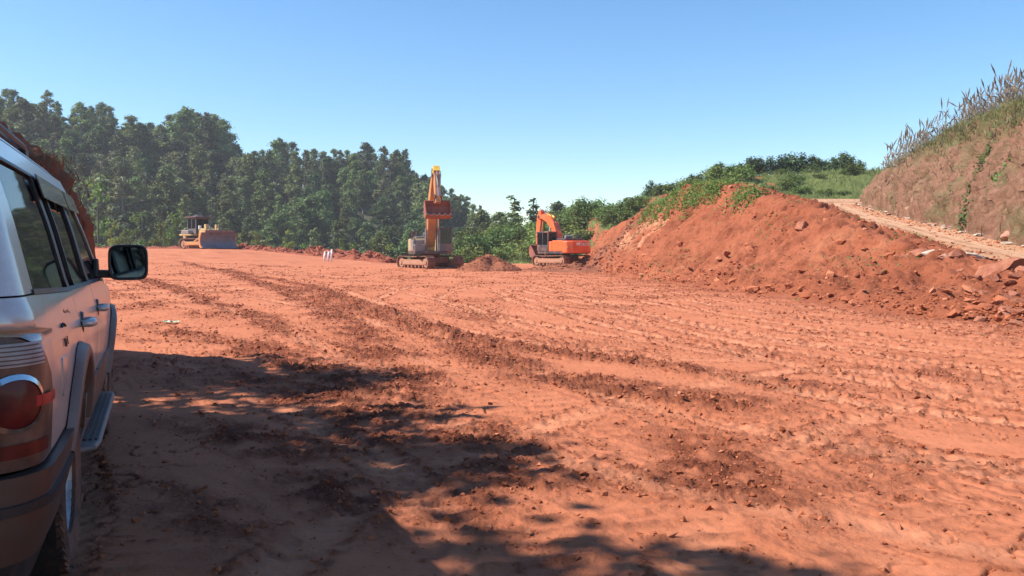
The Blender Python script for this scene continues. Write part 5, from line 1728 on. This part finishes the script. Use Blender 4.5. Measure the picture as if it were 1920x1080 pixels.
def excavator(loc, yaw_t, yaw_u, C, name, label, boom, arm, buck, arm_tail, gsc=1.0, text=None, bucket_w=1.35, thick=1.0):
    root = empty(name, loc); tag(root, label, 'excavator')
    XT = Matrix.Rotation(yaw_t, 4, 'Z') @ Matrix.Scale(gsc, 4); XU = Matrix.Rotation(yaw_u, 4, 'Z') @ Matrix.Scale(gsc, 4)
    for y in (-1.2, 1.2): crawler(root, XT, 4.5, .92, .62, y)
    t = MB(XT); t.prism([(-1.1, -1.0), (-.5, -.55), (.5, -.55), (1.1, -1.0), (1.1, 1.0), (.5, .55), (-.5, .55), (-1.1, 1.0)], .42, .82, 'z'); t.cyl((0, 0, .8), (0, 0, 1.08), .72, n=24); t.build('car_body', M['trackm'], root, .03)
    # upper works
    t = MB(XU); t.box(-2.1, 1.75, -1.32, 1.32, 1.06, 1.26); t.build('deck', M['dkgrey'], root, .03)
    # counterweight: curved block at the back
    P = [(-1.95, -1.36), (-2.45, -1.25), (-2.72, -.8), (-2.80, 0), (-2.72, .8), (-2.45, 1.25), (-1.95, 1.36)]
    t = MB(XU); t.prism(P, 1.12, 2.12, 'z'); cw = t.build('counterweight', C['cw'], root, .07)
    # engine bay and side lockers
    t = MB(XU); t.box(-1.95, -.45, -1.33, 1.33, 1.26, 2.18); t.build('engine_cover', C['eng'], root, .06)
    t = MB(XU); t.box(-1.85, -.6, -.95, .95, 2.18, 2.36); t.build('engine_hood', C['hood'], root, .05)
    t = MB(XU); t.box(-.44, .75, -1.33, -.48, 1.26, 2.08); tk = t.build('fuel_tank', C['tank'], root, .05)
    t = MB(XU); t.box(.76, 1.5, -1.30, -.55, 1.26, 1.75); bx_ = t.build('tool_box', M['greyp'], root, .04)
    t = MB(XU)
    for k in range(7): t.box(.90 + .08 * k, .94 + .08 * k, -1.325, -1.30, 1.34, 1.66)
    t.build('louvre', M['dkgrey'], bx_)
    t = MB(XU); t.box(-.44, .05, .42, 1.33, 1.26, 2.1); t.build('side_locker', C['eng'], root, .05)
    cab(root, XU, .08, 1.78, .42, 1.36, 1.26, 2.96, C['cab'])
    t = MB(XU); t.cyl((-1.2, -.8, 2.3), (-1.2, -.8, 2.75), .07, n=10); t.build('exhaust_pipe', M['dkgrey'], root)
    t = MB(XU); t.cyl((-1.0, -.35, 2.50), (-1.0, .35, 2.50), .14, n=12); t.box(-1.08, -.92, -.2, .2, 2.34, 2.42); t.build('air_cleaner', M['greyp'], root)
    t = MB(XU)
    for (a, b_) in (((-.3, -1.28, 2.05), (-.3, -1.28, 2.75)), ((.6, -1.28, 2.05), (.6, -1.28, 2.75)), ((-.3, -1.28, 2.75), (.6, -1.28, 2.75)), ((1.45, -1.26, 1.7), (1.45, -1.26, 2.5)), ((1.45, -1.26, 2.5), (.6, -1.28, 2.75))): t.cyl(a, b_, .025, n=6)
    t.build('hand_rail', M['dkgrey'], root)
    t = MB(XU); t.bar((1.6, -1.28, 1.7), (1.6, -1.36, 2.45), .03, .03); t.box(1.55, 1.60, -1.50, -1.25, 2.35, 2.65); t.build('side_mirror', M['dkgrey'], root)
    # boom (side outline), between the lugs
    def plate(name, poly, w2, mt, bev=.03):
        t = MB(XU); t.prism(poly, -w2, w2); return t.build(name, mt, root, bev)
    def outline(P, W):
        """centre line points and half depths -> closed outline"""
        P = np.array(P, float); up, dn = [], []
        for i in range(len(P)):
            d = P[min(i + 1, len(P) - 1)] - P[max(i - 1, 0)]; d /= np.linalg.norm(d); nrm = np.array([-d[1], d[0]])
            up.append(tuple(P[i] + nrm * W[i])); dn.append(tuple(P[i] - nrm * W[i]))
        return dn + up[::-1]
    yo = -.02
    bm_ = plate('boom', outline(boom, [v * thick for v in (.20, .34, .42, .40, .30, .17)]), .30, C['boom'])
    ar = plate('arm', outline(arm, [.14, .30, .32, .24, .15]), .20, C['arm'])
    t = MB(XU)
    t.cyl((boom[-1][0], -.33, boom[-1][1]), (boom[-1][0], .33, boom[-1][1]), .15, n=12); t.build('arm_pin', M['dkgrey'], bm_)
    if C.get('cap'):
        t = MB(XU); t.prism(outline([arm[0], lerp(np.array(arm[0]), np.array(arm[1]), .75)], [.20, .34]), -.225, .225); t.build('arm_end', C['cap'], ar, .03)
    # rams
    bi = boom[2]
    for y in (-.46, .46): ram(root, XU, (1.15, y, 1.35), (bi[0] + .12, y * .9, bi[1] - .15), .095, C['ram'], .55, 'boom_ram')
    top = lerp(np.array(boom[2]), np.array(boom[3]), .4)
    nrm = np.array([-(boom[3][1] - boom[2][1]), boom[3][0] - boom[2][0]]); nrm = nrm / np.linalg.norm(nrm)
    a0 = top + nrm * .52
    ram(root, XU, (a0[0], 0, a0[1]), (arm[0][0], 0, arm[0][1]), .11, C['ram2'], .62, 'arm_ram')
    q0 = np.array(arm[1]) ; dq = np.array(arm[-1]) - np.array(arm[0]); nq = np.array([-dq[1], dq[0]]); nq = nq / np.linalg.norm(nq) * arm_tail
    b0 = q0 + nq * .42; b1 = lerp(np.array(arm[0]), np.array(arm[-1]), .86) + nq * .40
    ram(root, XU, (b0[0], 0, b0[1]), (b1[0], 0, b1[1]), .08, C['ram'], .6, 'bucket_ram')
    t = MB(XU)
    for y in (-.24, .24):
        t.bar((b1[0], y, b1[1]), (arm[-2][0], y, arm[-2][1]), .05, .12, (0, 1, 0)); t.bar((b1[0], y * .8, b1[1]), (buck[1][0], y * .8, buck[1][1]), .05, .12, (0, 1, 0))
    t.build('bucket_link', M['dkgrey'], root)
    # bucket: curved shell of outline points, side plates, teeth
    bw = bucket_w / 2
    sh = buck[2:]
    P = []
    n_ = len(sh)
    t = MB(XU)
    for i in range(n_ - 1):
        (x0, z0), (x1, z1) = sh[i], sh[i + 1]
        dx, dz_ = x1 - x0, z1 - z0; L = math.hypot(dx, dz_); nx, nz = -dz_ / L * .03, dx / L * .03
        t.add([(x0 - nx, -bw, z0 - nz), (x1 - nx, -bw, z1 - nz), (x1 + nx, -bw, z1 + nz), (x0 + nx, -bw, z0 + nz), (x0 - nx, bw, z0 - nz), (x1 - nx, bw, z1 - nz), (x1 + nx, bw, z1 + nz), (x0 + nx, bw, z0 + nz)],
              [(0, 1, 2, 3), (7, 6, 5, 4), (0, 4, 5, 1), (1, 5, 6, 2), (2, 6, 7, 3), (3, 7, 4, 0)])
    bk = t.build('bucket', M['bucket'], root)
    for y in (-bw, bw):
        t = MB(XU); t.prism(sh, y - .025, y + .025); t.build('bucket_side', M['bucket'], bk)
    t = MB(XU)
    for y in (-.22, .22): t.prism([buck[0], buck[1], sh[1], sh[0]], y - .03, y + .03)
    t.build('bucket_lug', M['bucket'], bk)
    lx, lz = sh[-1]; px_, pz_ = sh[-2]
    dx, dz_ = lx - px_, lz - pz_; L = math.hypot(dx, dz_); dx, dz_ = dx / L, dz_ / L
    for k in range(5):
        y = lerp(-bw + .1, bw - .1, k / 4)
        t = MB(XU); t.bar((lx - dx * .05, y, lz - dz_ * .05), (lx + dx * .22, y, lz + dz_ * .22), .09, .06); t.build('bucket_tooth', M['bladem'], bk)
    # hoses along boom and arm
    t = MB(XU)
    for y in (-.12, .12):
        t.tube([(boom[1][0] - .2, y, boom[1][1] + .45), (boom[3][0] + nrm[0] * .5, y, boom[3][1] + nrm[1] * .5), (boom[-1][0] + nrm[0] * .55, y * 1.8, boom[-1][1] + nrm[1] * .5 + .25), (arm[1][0] + nq[0] * .5, y * 1.8, arm[1][1] + nq[1] * .5), (b1[0] + nq[0] * .1, y, b1[1] + .6)], .03, 6)
    t.build('hydraulic_hose', M['hose'], root)
    if text:
        mtx = XU @ Matrix.Translation((-2.79, -.45, 1.83)) @ Matrix.Rotation(-math.pi / 2, 4, 'Z') @ Matrix.Rotation(math.pi / 2, 4, 'X')
        mtx = XU @ Matrix.Translation((-2.80, -.22, 1.83)) @ Matrix.Rotation(math.radians(3), 4, 'Z') @ Matrix(((0, 0, -1, 0), (-1, 0, 0, 0), (0, 1, 0, 0), (0, 0, 0, 1)))
        text_mesh('lettering', text, .36, M['letter'], cw, mtx)
        t = MB(XU); t.box(-2.47, -2.43, 0.9, 1.24, 1.55, 1.70, Matrix.Translation((-.06, 0, 0))); t.build('yellow_sticker', M['yellow'], cw)
    return root, XU

Yx = 61.0
p = at(806, 503, Yx); x1, y1 = p.x, Yx
z1 = surf(x1, y1) - .03
CE = dict(cw=M['cream'], eng=M['cream'], hood=M['greyp'], tank=M['greyp'], cab=M['cabm'], boom=M['tanor'], arm=M['tanor'], ram=M['greyp'], ram2=M['tanor'], cap=M['yellow'])
boom1 = [(.35, 1.62), (.75, 2.9), (1.25, 4.15), (1.9, 5.15), (2.6, 5.95), (3.15, 6.50)]
arm1 = [(3.02, 7.12), (3.22, 6.55), (3.45, 6.0), (3.75, 5.2), (3.98, 4.55)]
bk1 = [(3.98, 4.55), (3.55, 4.55), (3.55, 4.75), (3.30, 4.35), (3.28, 3.9), (3.50, 3.58), (3.95, 3.50), (4.45, 3.72)]
f_u = -math.pi / 2 + R(14)
excavator((x1, y1, z1), -math.pi / 2 + R(36), f_u, CE, 'excavator', 'weathered yellow tan excavator facing the camera with its boom raised high', boom1, arm1, bk1, 1, 1.0, None, 1.75)

Yx2 = 70.0
p = at(1053, 498, Yx2); x2, y2 = p.x, Yx2
z2 = surf(x2, y2) - .03
CO = dict(cw=M['orange'], eng=M['orange'], hood=M['dkgrey'], tank=M['orange'], cab=M['dkgrey'], boom=M['orange'], arm=M['orange'], ram=M['tanor'], ram2=M['yellow'])
boom2 = [(.35, 1.62), (.6, 2.7), (1.1, 3.55), (1.8, 4.1), (2.5, 4.3), (3.1, 4.3)]
arm2 = [(2.98, 4.92), (3.2, 4.35), (3.3, 3.7), (3.45, 2.6), (3.55, 1.8)]
bk2 = [(3.55, 1.8), (3.85, 1.7), (3.85, 1.85), (4.1, 1.5), (4.1, 1.05), (3.85, .75), (3.4, .65), (2.95, .8)]
excavator((x2, y2, z2), math.pi / 2 + R(34), math.pi / 2 + R(32), CO, 'excavator', 'orange excavator turned away beside the earth slope with dark roof and lettered counterweight', boom2, arm2, bk2, -1, .98, 'HITACHI', 1.3, .74)

# ---- bulldozer
M['dozy'] = mach('faded dusty yellow', (.55, .40, .16), .4)
def dozer(loc, yaw):
    root = empty('bulldozer', loc); tag(root, 'yellow and grey bulldozer with its blade lowered in front of the wood', 'bulldozer')
    X_ = Matrix.Rotation(yaw, 4, 'Z')
    for y in (-1.05, 1.05): crawler(root, X_, 4.0, 1.05, .56, y, .03)
    t = MB(X_); t.box(-1.75, 1.9, -.72, .72, .5, 1.25); t.build('main_frame', M['dkgrey'], root, .05)
    t = MB(X_); t.prism([(.15, 1.25), (1.95, 1.25), (2.0, 1.95), (.15, 2.1)], -.55, .55); eh = t.build('engine_cover', M['dozy'], root, .06)
    t = MB(X_)
    for k in range(6): t.box(2.005, 2.02, -.45, .45, 1.32 + .1 * k, 1.36 + .1 * k)
    t.build('radiator_slat', M['dkgrey'], eh)
    t = MB(X_); t.cyl((1.2, .15, 2.0), (1.2, .15, 2.9), .06, n=8); t.build('exhaust_pipe', M['dkgrey'], root)
    for y in (-1.05, 1.05):
        t = MB(X_); t.prism([(-1.9, 1.35), (.2, 1.35), (.2, 1.45), (-1.9, 1.5)], y - .33, y + .33); t.build('mudguard', M['dozy'], root, .03)
        t = MB(X_); t.prism([(-1.75, 1.5), (-.4, 1.5), (-.5, 1.85), (-1.65, 1.95)], y - .25, y + .25); t.build('tank', M['greyp'], root, .06)
    t = MB(X_); t.box(-2.25, -1.6, -.75, .75, 1.0, 1.95); t.build('fuel_tank', M['cream'], root, .08)
    cab(root, X_, -1.45, .05, -.75, .75, 1.5, 3.15, M['cabm'])
    t = MB(X_); t.box(-1.7, .3, -.9, .9, 3.16, 3.26); t.prism([(-1.2, 3.26), (-.2, 3.26), (-.45, 3.46), (-.95, 3.46)], -.35, .35); t.build('canopy_roof', M['dkgrey'], root, .05)
    t = MB(X_); t.bar((.35, -.5, 2.0), (.35, -.5, 2.35), .25, .12); t.build('headlight', M['white'], root)
    t = MB(X_); t.bar((.35, .5, 2.0), (.35, .5, 2.35), .25, .12); t.build('headlight', M['white'], root)
    # push arms and blade
    for y in (-1.50, 1.50):
        t = MB(X_); t.bar((-.7, y, .55), (2.35, y, .55), .20, .30); t.bar((.9, y, .75), (2.45, y, 1.35), .14, .16); t.build('push_arm', M['tanor'], root, .03)
    for y in (-.55, .55): ram(root, X_, (1.65, y, 2.25), (2.5, y, 1.0), .08, M['dozy'], .55, 'lift_ram')
    t = MB(X_); t.box(1.4, 1.75, -.75, -.4, 1.95, 2.45); t.box(1.4, 1.75, .4, .75, 1.95, 2.45); t.build('ram_bracket', M['dozy'], root, .03)
    P = []
    prof = [(2.95, .12), (2.72, .35), (2.62, .75), (2.66, 1.15), (2.80, 1.50), (2.90, 1.62)]
    t = MB(X_)
    outl = prof + [(x - .10, z) for x, z in prof[::-1]]
    t.prism(outl, -1.95, 1.95); bl = t.build('blade', M['bladem'], root, .015)
    t = MB(X_); t.prism([(2.98, .08), (2.88, .08), (2.72, .33), (2.80, .36)], -1.96, 1.96); t.build('cutting_edge', M['bladem'], bl)
    for y in (-2.0, 2.0):
        t = MB(X_); t.prism(prof + [(2.45, 1.55), (2.35, .5), (2.6, .12)], y - .04, y + .04); t.build('blade_end', M['tanor'], bl)
    t = MB(X_); t.prism([(2.78, 1.60), (2.95, 1.60), (2.90, 1.84), (2.78, 1.84)], -1.6, 1.6); t.build('spill_guard', M['bucket'], bl, .02)
    return root
p = at(380, 468, 84.0)
dozer((p.x, 84.0, surf(p.x, 84.0) - .04), -math.pi / 2 + R(54))

# ---- white survey pipes
for (px, py, top, lab) in [(608, 492, 475, 'short white pipe standing leftmost of the three on the lot'), (615, 489, 471, 'middle white pipe of the three standing on the lot'), (621, 489, 467, 'tallest and rightmost of the three white pipes on the lot')]:
    a = at(px, py, 68.0); h = (py - top) / FPX * 68
    zz = surf(a.x, 68.0)
    t = MB(); t.tube([(0, 0, -.1), (.02, 0, h * .5), (.07, 0, h)], .075, 12); t.lathe([(.075, -.02), (.088, -.02), (.088, .05), (.06, .05)], (.07, 0, h), (0, 0, 1), 12)
    o = t.build('pipe', M['white'], None, smooth=True); o.location = (a.x, 68.0, zz); tag(o, lab, 'pipe', 'white pipes on the lot')
# scrap of pale plastic on the clay
x, y = ground_pt(320, 607)
r_ = np.random.default_rng(2)
gx, gy = np.meshgrid(np.linspace(-.14, .14, 9), np.linspace(-.08, .08, 6))
Vv = np.stack([gx + r_.normal(0, .012, gx.shape), gy + r_.normal(0, .012, gx.shape), .025 + np.abs(r_.normal(0, .02, gx.shape))], 2).reshape(-1, 3)
i0 = (np.arange(5)[:, None] * 9 + np.arange(8)[None, :]).ravel()
M['scrap'] = simple('pale green plastic', (.45, .55, .38), .5)
o = link_mesh('plastic_scrap', np_mesh('plastic_scrap', Vv, np.stack([i0, i0 + 1, i0 + 10, i0 + 9], 1)), M['scrap'])
o.location = (x, y, surf(x, y)); tag(o, 'crumpled pale green plastic scrap on the clay right of the car', 'litter')

# ---- trees left of and behind the photographer; the nearest ones shade the car and lot
shade_tree((-7.7, 4.5, -.1), 8.4, 2.3, 31, 'dark leafy tree beside the car throwing shade over it')
shade_tree((-6.9, 2.1, -.1), 8.4, 2.2, 33, 'dark leafy tree behind the car throwing shade over the lot')
shade_tree((-9.6, 7.4, gz(-9.6, 7.4) - .2), 6.0, 1.7, 27, 'small leafy tree on the earth bank shading the car bonnet')
shade_tree((-4.7, -1.9, -.1), 8.6, 2.4, 28, 'added dark leafy tree behind the photographer shading the unseen ground')  # this and the following trees: added unseen, to cut bounce and sky light
shade_tree((-9.0, -3.7, -.1), 9.0, 2.8, 28, 'added broad leafy tree behind the car, cutting bounce and sky light')
shade_tree((.6, -6.0, -.1), 9.5, 3.0, 29, 'added tall leafy tree straight behind the photographer, blocking sky light')
shade_tree((4.5, -8.5, -.1), 9.5, 3.0, 25, 'added tall leafy tree behind the photographer to the right, blocking sky light')
shade_tree((-4.2, -9.5, -.1), 10.0, 3.2, 26, 'added tallest leafy tree behind the parked car, blocking sky light')

# ---- thin summer haze
hb = MB(); hb.box(-190, 120, -60, 262, -12, 58)
HZ = bpy.data.materials.new('haze'); HZ.use_nodes = True
hn = HZ.node_tree.nodes; hn.clear()
ho = hn.new('ShaderNodeOutputMaterial'); hv = hn.new('ShaderNodeVolumePrincipled')
hv.inputs['Color'].default_value = (.84, .90, 1.0, 1)
hv.inputs['Density'].default_value = .00042
hv.inputs['Anisotropy'].default_value = .3
HZ.node_tree.links.new(hv.outputs[0], ho.inputs['Volume'])
o = hb.build('haze', HZ); tag(o, 'thin bluish summer haze over the valley', 'haze', None, 'stuff')
